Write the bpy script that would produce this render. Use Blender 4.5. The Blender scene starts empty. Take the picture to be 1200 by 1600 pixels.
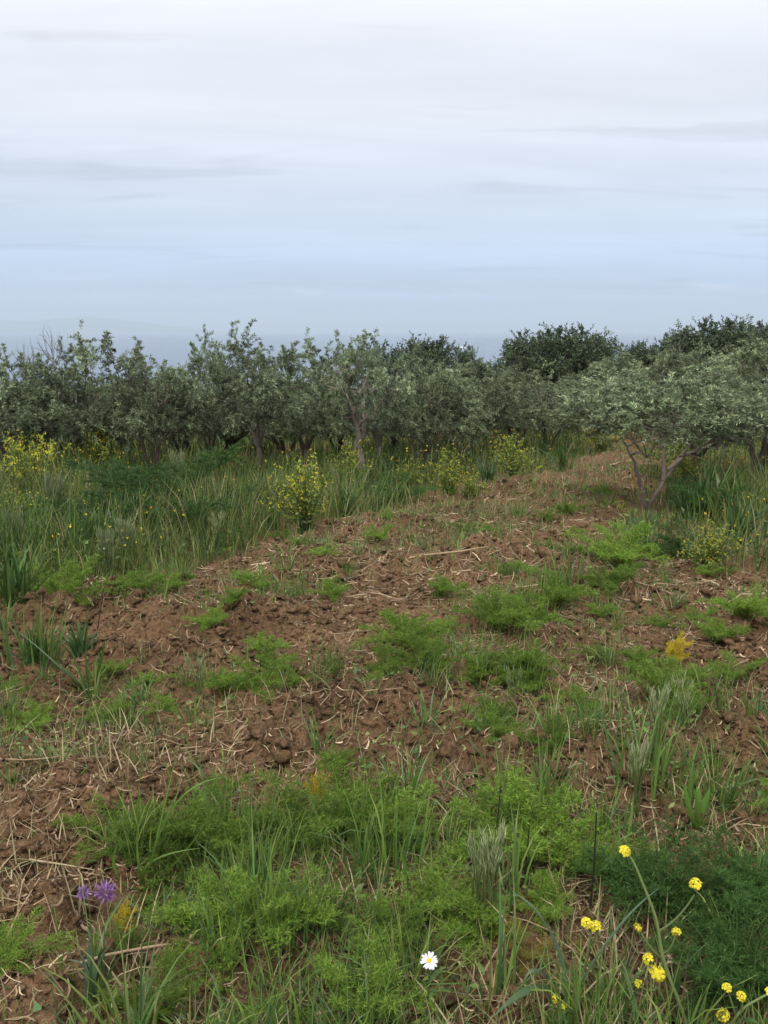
import bpy, math, random
import numpy as np
from mathutils import Vector, Matrix

scene = bpy.context.scene
COL = scene.collection
RNG = np.random.default_rng(7)
random.seed(7)

# ------------------------------------------------------------------ camera
FPX = 1400.0                       # focal length in photo pixels (1200 x 1600)
PITCH = math.atan(283.0 / FPX)     # horizon sits 283 px above the centre
EYE = np.array([0.0, 0.0, 1.55])
cam_data = bpy.data.cameras.new('camera')
cam_data.sensor_fit = 'VERTICAL'
cam_data.sensor_height = 24.0
cam_data.lens = 24.0 * FPX / 1600.0
cam_data.clip_start = 0.05
cam_data.clip_end = 120000.0
cam = bpy.data.objects.new('camera', cam_data)
COL.objects.link(cam)
cam.location = EYE.tolist()
cam.rotation_euler = (math.radians(90) - PITCH, 0, 0)
scene.camera = cam

# ------------------------------------------------------------------ sky
SUN_EL, SUN_AZ = math.radians(56), math.radians(205)     # azimuth clockwise from +Y (behind, left)
world = bpy.data.worlds.new('World')
scene.world = world
world.use_nodes = True
nt = world.node_tree
nt.nodes.clear()
def wn(t, **k):
    n = nt.nodes.new(t)
    for a, b in k.items(): setattr(n, a, b)
    return n
def lk(a, b): nt.links.new(a, b)
w_out = wn('ShaderNodeOutputWorld')
sky = wn('ShaderNodeTexSky', sky_type='NISHITA', sun_disc=False, sun_elevation=SUN_EL,
         sun_rotation=SUN_AZ, altitude=60, air_density=1.0, dust_density=1.5)
bg_sky = wn('ShaderNodeBackground'); bg_sky.inputs['Strength'].default_value = 0.06
lk(sky.outputs[0], bg_sky.inputs['Color'])
tc = wn('ShaderNodeTexCoord')
sep = wn('ShaderNodeSeparateXYZ'); lk(tc.outputs['Generated'], sep.inputs[0])
def wmath(op, a, b=None, clamp=False):
    n = wn('ShaderNodeMath', operation=op, use_clamp=clamp)
    for i, v in enumerate((a, b)):
        if v is None: continue
        if isinstance(v, (int, float)): n.inputs[i].default_value = v
        else: lk(v, n.inputs[i])
    return n.outputs[0]
zc = wmath('MAXIMUM', sep.outputs[2], 0.0)
den = wmath('ADD', zc, 0.06)
px = wmath('DIVIDE', sep.outputs[0], den)
py = wmath('DIVIDE', sep.outputs[1], den)
cmb = wn('ShaderNodeCombineXYZ'); lk(px, cmb.inputs[0]); lk(py, cmb.inputs[1])
def wnoise(scale, loc, detail=5, rough=0.55, dist=0.0):
    m = wn('ShaderNodeMapping'); m.inputs['Scale'].default_value = scale; m.inputs['Location'].default_value = loc
    lk(cmb.outputs[0], m.inputs['Vector'])
    n = wn('ShaderNodeTexNoise'); n.inputs['Scale'].default_value = 1.0
    n.inputs['Detail'].default_value = detail; n.inputs['Roughness'].default_value = rough
    n.inputs['Distortion'].default_value = dist
    lk(m.outputs[0], n.inputs['Vector'])
    return n.outputs['Fac']
# cloud deck colour with height above the horizon (an overcast deck brightens upward)
ramp = wn('ShaderNodeValToRGB')
lk(zc, ramp.inputs[0])
els = ramp.color_ramp.elements
stops = [(0.0, (.33, .42, .56)), (0.04, (.32, .42, .57)), (0.085, (.36, .45, .58)), (0.125, (.46, .51, .60)), (0.20, (.54, .56, .61)),
         (0.30, (.60, .61, .645)), (0.55, (.85, .85, .88)), (1.0, (1.2, 1.2, 1.22))]
els[0].position, els[0].color = stops[0][0], (*stops[0][1], 1)
els[1].position, els[1].color = stops[-1][0], (*stops[-1][1], 1)
for p, c in stops[1:-1]:
    e = els.new(p); e.color = (*c, 1)
n_band = wnoise((0.16, 0.42, 1), (3.1, 1.7, 0), 7, 0.6, 0.5)        # long streaks
n_wisp = wnoise((0.5, 1.7, 1), (8.3, 5.2, 0), 6, 0.6, 0.6)           # thin darker wisps high up
band = wn('ShaderNodeMapRange'); lk(n_band, band.inputs[0])
for i, v in enumerate((0.3, 0.7, 0.86, 1.13)): band.inputs[i + 1].default_value = v
wisp = wn('ShaderNodeMapRange', interpolation_type='SMOOTHSTEP'); lk(n_wisp, wisp.inputs[0])
for i, v in enumerate((0.55, 0.66, 1.0, 0.86)): wisp.inputs[i + 1].default_value = v
mod = wmath('MULTIPLY', band.outputs[0], wisp.outputs[0])
# small far cumulus puffs standing just above the sea horizon
pz = wn('ShaderNodeCombineXYZ'); lk(wmath('MULTIPLY', wmath('ARCTAN2', sep.outputs[0], sep.outputs[1]), 14.0), pz.inputs[0]); lk(wmath('MULTIPLY', sep.outputs[2], 60.0), pz.inputs[1])
pn = wn('ShaderNodeTexNoise'); pn.inputs['Scale'].default_value = 1.0; pn.inputs['Detail'].default_value = 5; lk(pz.outputs[0], pn.inputs['Vector'])
pm = wn('ShaderNodeMapRange', interpolation_type='SMOOTHSTEP'); lk(pn.outputs['Fac'], pm.inputs[0])
for i, v in enumerate((0.53, 0.66, 0.0, 0.55)): pm.inputs[i + 1].default_value = v
pb = wmath('SUBTRACT', 1.0, wmath('ABSOLUTE', wmath('MULTIPLY', wmath('SUBTRACT', sep.outputs[2], 0.043), 75.0)), True)
puff = wn('ShaderNodeMix', data_type='RGBA'); lk(wmath('MULTIPLY', pm.outputs[0], pb), puff.inputs[0]); lk(ramp.outputs[0], puff.inputs[6]); puff.inputs[7].default_value = (.60, .62, .68, 1)
cl = wn('ShaderNodeMix', data_type='RGBA', blend_type='MULTIPLY'); cl.inputs[0].default_value = 1.0
lk(puff.outputs[2], cl.inputs[6]); lk(mod, cl.inputs[7])
bg_cloud = wn('ShaderNodeBackground'); bg_cloud.inputs['Strength'].default_value = 0.96
lk(cl.outputs[2], bg_cloud.inputs['Color'])
cover = wn('ShaderNodeMapRange'); lk(n_band, cover.inputs[0])
for i, v in enumerate((0.3, 0.6, 0.80, 0.96)): cover.inputs[i + 1].default_value = v
mixw = wn('ShaderNodeMixShader')
lk(cover.outputs[0], mixw.inputs[0]); lk(bg_sky.outputs[0], mixw.inputs[1]); lk(bg_cloud.outputs[0], mixw.inputs[2])
lk(mixw.outputs[0], w_out.inputs[0])

# ------------------------------------------------------------------ sun behind thin overcast, exposure
sun_data = bpy.data.lights.new('sun', 'SUN')
sun_data.energy = 1.5
sun_data.angle = math.radians(11)
sun_data.color = (1.0, 0.955, 0.88)
sun = bpy.data.objects.new('sun', sun_data)
COL.objects.link(sun)
sdir = Vector((math.sin(SUN_AZ) * math.cos(SUN_EL), math.cos(SUN_AZ) * math.cos(SUN_EL), math.sin(SUN_EL)))
sun.rotation_euler = sdir.to_track_quat('Z', 'Y').to_euler()
sun.location = (0, -5, 30)
scene.view_settings.view_transform = 'Standard'
scene.view_settings.look = 'None'
scene.view_settings.gamma = 1.0
scene.view_settings.exposure = 0.88
scene.view_settings.use_curve_mapping = False
scene.render.engine = 'CYCLES'
scene.cycles.max_bounces = 6
scene.cycles.diffuse_bounces = 3
scene.cycles.glossy_bounces = 2
scene.cycles.transmission_bounces = 3
scene.cycles.transparent_max_bounces = 4
scene.cycles.use_denoising = True

# ------------------------------------------------------------------ numeric helpers
def _h(ix, iy, seed):
    a = (ix.astype(np.int64) * 374761393 + iy.astype(np.int64) * 668265263 + seed * 1442695041) & 0xFFFFFFFF
    a = ((a ^ (a >> 13)) * 1274126177) & 0xFFFFFFFF
    a = ((a ^ (a >> 16)) * 2246822519) & 0xFFFFFFFF
    return ((a ^ (a >> 15)) & 0xFFFFFF) / float(0x1000000)
def vnoise(x, y, seed=0):
    ix, iy = np.floor(x), np.floor(y)
    fx, fy = x - ix, y - iy
    fx = fx * fx * (3 - 2 * fx); fy = fy * fy * (3 - 2 * fy)
    a, b = _h(ix, iy, seed), _h(ix + 1, iy, seed)
    c, d = _h(ix, iy + 1, seed), _h(ix + 1, iy + 1, seed)
    return (a + (b - a) * fx) * (1 - fy) + (c + (d - c) * fx) * fy
def fbm(x, y, octv=3, seed=0):
    s, a, t = 0.0, 0.5, 0.0
    for o in range(octv):
        s = s + a * vnoise(x * 2 ** o + 17.3 * o, y * 2 ** o - 9.1 * o, seed + o); t += a; a *= 0.5
    return s / t
def lumps(x, y, cell, seed):
    """rounded lumps of uneven size: max over scattered bumps"""
    X, Y = x / cell, y / cell
    ix, iy = np.floor(X), np.floor(Y)
    out = np.zeros_like(X)
    for dx in (-1, 0, 1):
        for dy in (-1, 0, 1):
            cx, cy = ix + dx, iy + dy
            ox, oy = _h(cx, cy, seed), _h(cx, cy, seed + 1)
            r = 0.35 + 0.6 * _h(cx, cy, seed + 2)
            d2 = ((X - cx - ox) ** 2 + (Y - cy - oy) ** 2) / (r * r)
            out = np.maximum(out, np.sqrt(np.clip(1 - d2, 0, 1)) * r * (0.3 + 0.9 * _h(cx, cy, seed + 3)))
    return out
def sstep(a, b, x):
    t = np.clip((x - a) / (b - a), 0, 1)
    return t * t * (3 - 2 * t)

FWD = np.array([0, math.cos(PITCH), -math.sin(PITCH)])
UPV = np.array([0, math.sin(PITCH), math.cos(PITCH)])
def ray(px, py):
    d = FWD + np.array([1.0, 0, 0]) * (px - 600) / FPX + UPV * (800 - py) / FPX
    return d
SLOPE = 0.065
def G(px, py):
    """spot on the sloping field that shows at a photo pixel"""
    d = ray(px, py)
    t = EYE[2] / (-d[2] - SLOPE * d[1])
    return EYE[0] + d[0] * t, d[1] * t
def at_depth(px, py, y):
    d = ray(px, py)
    return EYE + d * (y / d[1])
def x_at(px, y):
    """x of a pixel column for something standing on the field y metres out"""
    dep = y * math.cos(PITCH) + (EYE[2] + SLOPE * y) * math.sin(PITCH)
    return (px - 600) / FPX * dep
def z_at(py, y):
    return EYE[2] + y * math.tan(math.atan((800 - py) / FPX) - PITCH)

LB = [G(*p) for p in [(-300, 1020), (0, 965), (150, 925), (330, 888), (450, 850), (560, 815), (700, 778), (850, 745), (930, 715), (965, 692)]]
RB = [G(*p) for p in [(1500, 985), (1200, 895), (1060, 880), (985, 855), (960, 800), (985, 745), (1003, 712), (1010, 695)]]
LBy, LBx = np.array([p[1] for p in LB]), np.array([p[0] for p in LB])
RBy, RBx = np.array([p[1] for p in RB]), np.array([p[0] for p in RB])
def tilled(x, y):
    xl = np.interp(y, LBy, LBx, left=-30); xr = np.interp(y, RBy, RBx, left=30)
    wob = (fbm(x * 1.3, y * 1.3, 2, 31) - 0.5) * (0.5 + 0.03 * y)
    s = sstep(-0.25, 0.25, x - xl + wob) * sstep(-0.25, 0.25, xr - x + wob)
    return s * (1 - sstep(32, 38, y))
BLOBS = [(G(905, 925), .9), (G(985, 885), .8), (G(850, 975), .6), (G(1010, 1100), .35), (G(610, 1070), .3), (G(300, 955), .5), (G(420, 1085), .25), (G(560, 885), .6)]
def green(x, y):
    """how weedy a spot of the tilled strip is"""
    n = fbm(x * 0.9 + 4.2, y * 0.75 + 1.1, 3, 51)
    near = 1 - sstep(2.9, 3.7, y + 0.25 * (fbm(x * 2, y * 0 + 3.0, 2, 77) - 0.5) * 4)
    near = near * sstep(-0.62, -0.28, x + 0.12 * y + .15 * (fbm(x * 3, y * 3, 2, 78) - .5))
    bare = 1 - (1 - sstep(2.9, 3.6, y)) * (1 - sstep(-.62, -.3, x + .12 * y))
    blob = 0
    for (bx, by), r in BLOBS: blob = np.maximum(blob, np.exp(-(((x - bx) / r) ** 2 + ((y - by) / r) ** 2)))
    return bare * np.clip(blob * .9 + sstep(0.41, 0.58, n) * 0.95 + near * (0.35 + 0.9 * sstep(0.3, 0.6, n)) + 0.75 * sstep(7, 11, y) * sstep(.32, .55, n), 0, 1)
def base_h(x, y):
    z = np.where(y < 0, -0.03 * y, -SLOPE * y)
    z = np.where(y > 60, -SLOPE * 60 - 0.118 * (y - 60), z)
    return np.maximum(z, -70.0)
def H(x, y, fine=True):
    x = np.asarray(x, float); y = np.asarray(y, float)
    z = base_h(x, y) + 0.10 * (fbm(x * 0.45, y * 0.45, 2, 3) - 0.5) * sstep(-1, 2, y)
    if fine:
        T = tilled(x, y)
        u = x - 0.28 * y                                   # rows run away to the right
        rough = 0.30 + 0.9 * sstep(0.35, 0.65, fbm(x * 0.8, y * 0.8, 2, 9))
        z = z + T * 0.05 * (fbm(u * 2.2, y * 0.7, 2, 12) - 0.5)
        wx = x + 0.05 * (fbm(x * 9, y * 9, 2, 15) - 0.5); wy = y + 0.05 * (fbm(x * 9, y * 9, 2, 16) - 0.5)
        c = lumps(wx, wy, 0.30, 21) * 0.11 + lumps(wx + 3, wy, 0.13, 25) * 0.075 + lumps(wx, wy + 5, 0.055, 29) * 0.036
        c = c + 0.05 * (fbm(x * 11, y * 11, 2, 45) - 0.5) + 0.034 * (fbm(x * 30, y * 30, 3, 41) - 0.5)
        z = z + (0.25 + 0.75 * T) * rough * c
    return z

# ------------------------------------------------------------------ mesh helpers
def mesh_np(name, V, faces, color=None, mat=None, smooth=False):
    """faces: list of int arrays (n,3) or (n,4)"""
    me = bpy.data.meshes.new(name)
    V = np.ascontiguousarray(V, dtype=np.float32)
    faces = [np.asarray(f, dtype=np.int32) for f in faces if len(f)]
    me.vertices.add(len(V)); me.vertices.foreach_set('co', V.ravel())
    loops = np.concatenate([f.ravel() for f in faces])
    sizes = np.concatenate([np.full(len(f), f.shape[1], dtype=np.int32) for f in faces])
    starts = np.concatenate([[0], np.cumsum(sizes)[:-1]]).astype(np.int32)
    me.loops.add(len(loops)); me.loops.foreach_set('vertex_index', loops)
    me.polygons.add(len(sizes)); me.polygons.foreach_set('loop_start', starts)
    me.polygons.foreach_set('loop_total', sizes)
    if smooth: me.polygons.foreach_set('use_smooth', np.ones(len(sizes), dtype=bool))
    me.update(calc_edges=True)
    if color is not None:
        ca = me.color_attributes.new('Col', 'FLOAT_COLOR', 'POINT')
        rgba = np.ones((len(V), 4), dtype=np.float32); rgba[:, :3] = color
        ca.data.foreach_set('color', rgba.ravel())
    if mat: me.materials.append(mat)
    return me
class Acc:
    def __init__(s): s.V, s.F, s.C, s.n = [], [], [], 0
    def add(s, V, F, C):
        V = np.asarray(V, float).reshape(-1, 3)
        s.V.append(V); s.F.append(np.asarray(F) + s.n)
        C = np.asarray(C, float)
        s.C.append(np.broadcast_to(C, (len(V), 3)) if C.ndim == 1 else C); s.n += len(V)
    def mesh(s, name, mat, smooth=False):
        return mesh_np(name, np.concatenate(s.V), s.F, np.concatenate(s.C), mat, smooth)
def nrm(v):
    return v / np.maximum(np.linalg.norm(v, axis=-1, keepdims=True), 1e-9)
def ribbons(acc, P, W, side, C):
    """P (N,S,3) centre lines, W (N,S) widths, side (N,3), C (N,3) or (N,S,3)"""
    N, S, _ = P.shape
    off = side[:, None, :] * W[:, :, None] * 0.5
    V = np.stack([P - off, P + off], axis=2).reshape(-1, 3)
    b = (np.arange(N)[:, None] * S + np.arange(S - 1)[None, :]) * 2
    F = np.stack([b, b + 1, b + 3, b + 2], axis=-1).reshape(-1, 4)
    if C.ndim == 2: C = np.repeat(C[:, None, :], S, axis=1)
    acc.add(V, F, np.repeat(C.reshape(-1, 3), 2, axis=0))
def blades(acc, B, hgt, az, lean, curl, wid, C, S=4, tipC=None):
    """grass blades: base B (N,3), length, azimuth of lean, lean (rad), extra bend (rad)"""
    N = len(B)
    t = np.linspace(0, 1, S)
    ang = lean[:, None] + curl[:, None] * t[None, :] ** 1.5
    seg = (hgt / (S - 1))[:, None]
    dr = np.sin(ang) * seg; dz = np.cos(ang) * seg
    R = np.concatenate([np.zeros((N, 1)), np.cumsum(dr[:, :-1], 1)], 1)
    Z = np.concatenate([np.zeros((N, 1)), np.cumsum(dz[:, :-1], 1)], 1)
    P = np.stack([B[:, 0, None] + R * np.cos(az)[:, None], B[:, 1, None] + R * np.sin(az)[:, None], B[:, 2, None] + Z], -1)
    prof = np.array([0.75, 1.0, 0.85, 0.5, 0.12]) if S == 5 else np.interp(t, [0, .35, .7, 1], [.75, 1, .7, .1])
    tw = az + np.pi / 2 + RNG.normal(0, 0.5, N)
    side = np.stack([np.cos(tw), np.sin(tw), RNG.normal(0, .25, N)], -1); side = nrm(side)
    if tipC is not None:
        C = C[:, None, :] * (1 - t[None, :, None] ** 2) + tipC[:, None, :] * t[None, :, None] ** 2
    ribbons(acc, P, wid[:, None] * prof[None, :], side, C)
def tube(acc, pts, rad, C, sides=6):
    pts = np.asarray(pts, float); rad = np.asarray(rad, float) * np.ones(len(pts))
    n = len(pts)
    tan = nrm(np.gradient(pts, axis=0))
    ref = np.array([0.31, 0.17, 0.93]) if abs(tan[0] @ np.array([0.31, 0.17, 0.93])) < .9 else np.array([1., 0, 0])
    a = nrm(np.cross(tan, ref)); b = np.cross(tan, a)
    th = np.linspace(0, 2 * np.pi, sides, endpoint=False)
    V = pts[:, None] + rad[:, None, None] * (np.cos(th)[None, :, None] * a[:, None] + np.sin(th)[None, :, None] * b[:, None])
    i = np.arange(n - 1)[:, None] * sides; j = np.arange(sides)[None]
    j2 = (j + 1) % sides
    F = np.stack([i + j, i + j2, i + sides + j2, i + sides + j], -1).reshape(-1, 4)
    acc.add(V.reshape(-1, 3), F, C)
def bez(p0, p1, p2, n=7):
    t = np.linspace(0, 1, n)[:, None]
    return (1 - t) ** 2 * np.asarray(p0) + 2 * t * (1 - t) * np.asarray(p1) + t * t * np.asarray(p2)
def rc(base, n, var=0.2, hue=0.08):
    """n varied colours about a base colour"""
    c = np.asarray(base)[None] * np.exp(RNG.normal(0, var, (n, 1))) * np.exp(RNG.normal(0, hue, (n, 3)))
    return np.clip(c, 0.003, 0.9)
def leaf_quads(acc, B, D, side, L, W, C, fold=0.15):
    """folded lance-shaped leaves, one kite each"""
    N = len(B)
    nrmv = nrm(np.cross(D, side))
    m = B + D * (L * 0.45)[:, None] + nrmv * (W * fold)[:, None]
    V = np.stack([B, m - side * (W * .5)[:, None], B + D * L[:, None], m + side * (W * .5)[:, None]], 1).reshape(-1, 3)
    i = np.arange(N)[:, None] * 4
    acc.add(V, np.concatenate([i, i + 1, i + 2, i + 3], 1), np.repeat(C, 4, 0))

# ------------------------------------------------------------------ object helpers
def link(name, me, parent=None, loc=None, rot=None, scl=None):
    o = bpy.data.objects.new(name, me)
    COL.objects.link(o)
    if parent is not None: o.parent = parent
    if loc is not None: o.location = [float(v) for v in loc]
    if rot is not None: o.rotation_euler = rot if isinstance(rot, tuple) else (0, 0, float(rot))
    if scl is not None: o.scale = (scl, scl, scl) if isinstance(scl, (int, float)) else tuple(float(v) for v in scl)
    return o
def tag(o, label=None, cat=None, group=None, kind=None):
    for k, v in (('label', label), ('category', cat), ('group', group), ('kind', kind)):
        if v: o[k] = v
    return o

# ------------------------------------------------------------------ materials
def new_mat(name):
    m = bpy.data.materials.new(name); m.use_nodes = True
    return m, m.node_tree, m.node_tree.nodes['Principled BSDF'], m.node_tree.nodes['Material Output']
def leaf_mat(name, rough=0.5, trans=0.3, spec=0.3, objvar=0.15, tint=(1, 1, 1)):
    m, t, p, out = new_mat(name)
    at = t.nodes.new('ShaderNodeAttribute'); at.attribute_name = 'Col'
    oi = t.nodes.new('ShaderNodeObjectInfo')
    mr = t.nodes.new('ShaderNodeMapRange')
    for i, v in enumerate((0, 1, 1 - objvar, 1 + objvar)): mr.inputs[i + 1].default_value = v
    t.links.new(oi.outputs['Random'], mr.inputs[0])
    tn = t.nodes.new('ShaderNodeVectorMath'); tn.operation = 'MULTIPLY'; tn.inputs[1].default_value = tint
    t.links.new(at.outputs['Color'], tn.inputs[0])
    sc = t.nodes.new('ShaderNodeVectorMath'); sc.operation = 'SCALE'
    t.links.new(tn.outputs[0], sc.inputs[0]); t.links.new(mr.outputs[0], sc.inputs['Scale'])
    t.links.new(sc.outputs[0], p.inputs['Base Color'])
    p.inputs['Roughness'].default_value = rough
    p.inputs['Specular IOR Level'].default_value = spec
    if trans > 0:
        tr = t.nodes.new('ShaderNodeBsdfTranslucent'); t.links.new(sc.outputs[0], tr.inputs['Color'])
        mx = t.nodes.new('ShaderNodeMixShader'); mx.inputs[0].default_value = trans
        t.links.new(p.outputs[0], mx.inputs[1]); t.links.new(tr.outputs[0], mx.inputs[2])
        t.links.new(mx.outputs[0], out.inputs[0])
    return m
M_GRASS = leaf_mat('grass_blade', 0.45, 0.35, 0.35)
M_FENNEL = leaf_mat('fennel_frond', 0.6, 0.4, 0.2, 0.32)
M_OLIVE = leaf_mat('olive_leaf', 0.55, 0.2, 0.22, 0.14)
M_DARKLEAF = leaf_mat('evergreen_leaf', 0.45, 0.12, 0.35, 0.08)
M_BARK = leaf_mat('bark', 0.9, 0.0, 0.1, 0.1)
M_STRAW = leaf_mat('straw', 0.7, 0.1, 0.2, 0.15)
M_PETAL = leaf_mat('petal', 0.6, 0.3, 0.15, 0.05)
def bark_bump(m):
    t = m.node_tree; p = t.nodes['Principled BSDF']
    n = t.nodes.new('ShaderNodeTexNoise'); n.inputs['Scale'].default_value = 35; n.inputs['Detail'].default_value = 4
    b = t.nodes.new('ShaderNodeBump'); b.inputs['Strength'].default_value = 0.7; b.inputs['Distance'].default_value = 0.02
    t.links.new(n.outputs[0], b.inputs['Height']); t.links.new(b.outputs[0], p.inputs['Normal'])
bark_bump(M_BARK)
def soil_mat():
    m, t, p, out = new_mat('tilled_soil')
    g = t.nodes.new('ShaderNodeNewGeometry')
    def noise(s, d=5):
        n = t.nodes.new('ShaderNodeTexNoise'); n.inputs['Scale'].default_value = s; n.inputs['Detail'].default_value = d
        n.inputs['Roughness'].default_value = 0.65
        t.links.new(g.outputs['Position'], n.inputs['Vector']); return n
    n1, n2, n3 = noise(1.3, 4), noise(45, 5), noise(160, 3)
    r = t.nodes.new('ShaderNodeValToRGB'); t.links.new(n2.outputs[0], r.inputs[0])
    r.color_ramp.elements[0].position = 0.3; r.color_ramp.elements[0].color = (.075, .040, .019, 1)
    r.color_ramp.elements[1].position = 0.72; r.color_ramp.elements[1].color = (.305, .188, .102, 1)
    r2 = t.nodes.new('ShaderNodeMapRange'); t.links.new(n1.outputs[0], r2.inputs[0])
    for i, v in enumerate((0.32, 0.68, 0.68, 1.3)): r2.inputs[i + 1].default_value = v
    s = t.nodes.new('ShaderNodeVectorMath'); s.operation = 'SCALE'
    t.links.new(r.outputs[0], s.inputs[0]); t.links.new(r2.outputs[0], s.inputs['Scale'])
    t.links.new(s.outputs[0], p.inputs['Base Color'])
    p.inputs['Roughness'].default_value = 0.95; p.inputs['Specular IOR Level'].default_value = 0.12
    ad = t.nodes.new('ShaderNodeMath'); ad.operation = 'ADD'
    t.links.new(n2.outputs[0], ad.inputs[0]); t.links.new(n3.outputs[0], ad.inputs[1])
    b = t.nodes.new('ShaderNodeBump'); b.inputs['Strength'].default_value = 1.0; b.inputs['Distance'].default_value = 0.02
    t.links.new(ad.outputs[0], b.inputs['Height']); t.links.new(b.outputs[0], p.inputs['Normal'])
    return m
M_SOIL = soil_mat()

# ------------------------------------------------------------------ the ground: one sheet from behind the camera to the shore
def build_ground():
    ys = [-40, -25, -15, -8, -4, -2, -1, -0.4, 0.1, 0.5, 0.8]
    y = 1.0
    while y < 42: ys.append(y); y *= 1.0062
    while y < 640: ys.append(y); y *= 1.05
    ys = np.array(ys)
    s_in = np.linspace(-1, 1, 460)
    s_out = 1 * np.geomspace(1.02, 60, 26)
    s = np.concatenate([-s_out[::-1], s_in, s_out])
    wdt = 0.62 * np.clip(ys, 0.8, 200) + 0.9
    X = s[None, :] * wdt[:, None]; Y = np.repeat(ys[:, None], len(s), 1)
    Z = H(X.ravel(), Y.ravel()).reshape(X.shape)
    T = tilled(X.ravel(), Y.ravel()).reshape(X.shape)
    Z = Z + T * RNG.normal(0, 1, X.shape) * np.clip(.0011 * Y, 0, .009) * (Y > 1)        # crumbly surface
    V = np.stack([X, Y, Z], -1).reshape(-1, 3)
    r, c = X.shape
    i = (np.arange(r - 1)[:, None] * c + np.arange(c - 1)[None]).ravel()
    F = np.stack([i, i + 1, i + c + 1, i + c], -1)
    me = mesh_np('ground', V, [F], None, M_SOIL, False)
    return tag(link('ground', me), kind='structure')
ground = build_ground()

# ------------------------------------------------------------------ sea, far coast, ship
SEA_Z = -62.0
def build_sea():
    m, t, p, out = new_mat('sea_water')
    p.inputs['Base Color'].default_value = (.06, .10, .16, 1)
    p.inputs['Roughness'].default_value = 0.28
    p.inputs['IOR'].default_value = 1.33
    g = t.nodes.new('ShaderNodeNewGeometry')
    mp = t.nodes.new('ShaderNodeMapping'); mp.inputs['Scale'].default_value = (.02, .06, 1)
    t.links.new(g.outputs['Position'], mp.inputs['Vector'])
    n = t.nodes.new('ShaderNodeTexNoise'); n.inputs['Scale'].default_value = 1; n.inputs['Detail'].default_value = 5
    t.links.new(mp.outputs[0], n.inputs['Vector'])
    b = t.nodes.new('ShaderNodeBump'); b.inputs['Strength'].default_value = 0.6; b.inputs['Distance'].default_value = 4.0
    t.links.new(n.outputs[0], b.inputs['Height']); t.links.new(b.outputs[0], p.inputs['Normal'])
    xs = np.linspace(-60000, 60000, 25); ys = np.concatenate([[-300, 200], np.geomspace(500, 60000, 20)])
    X, Y = np.meshgrid(xs, ys)
    V = np.stack([X, Y, np.full_like(X, SEA_Z)], -1).reshape(-1, 3)
    r, c = X.shape
    i = (np.arange(r - 1)[:, None] * c + np.arange(c - 1)[None]).ravel()
    tag(link('sea', mesh_np('sea', V, [np.stack([i, i + 1, i + c + 1, i + c], -1)], None, m)), kind='structure')
build_sea()
def build_coast():
    m, t, p, out = new_mat('far_hillside')
    p.inputs['Base Color'].default_value = (.09, .11, .08, 1); p.inputs['Roughness'].default_value = 1.0
    acc = Acc()
    nx, ny = 160, 14
    xs = np.linspace(-21000, -3500, nx); ys = np.linspace(24000, 30000, ny)
    X, Y = np.meshgrid(xs, ys)
    ridge = fbm(X / 2600, Y / 9000, 4, 61)
    fall = sstep(-3500, -9500, X)
    Z = SEA_Z - 5 + np.sin(np.linspace(0, math.pi, ny))[:, None] * (230 + 420 * ridge) * fall
    V = np.stack([X, Y, Z], -1).reshape(-1, 3)
    i = (np.arange(ny - 1)[:, None] * nx + np.arange(nx - 1)[None]).ravel()
    tag(link('far_coast_hills', mesh_np('far_coast_hills', V, [np.stack([i, i + 1, i + nx + 1, i + nx], -1)], None, m, True)), kind='structure')
build_coast()

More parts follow.
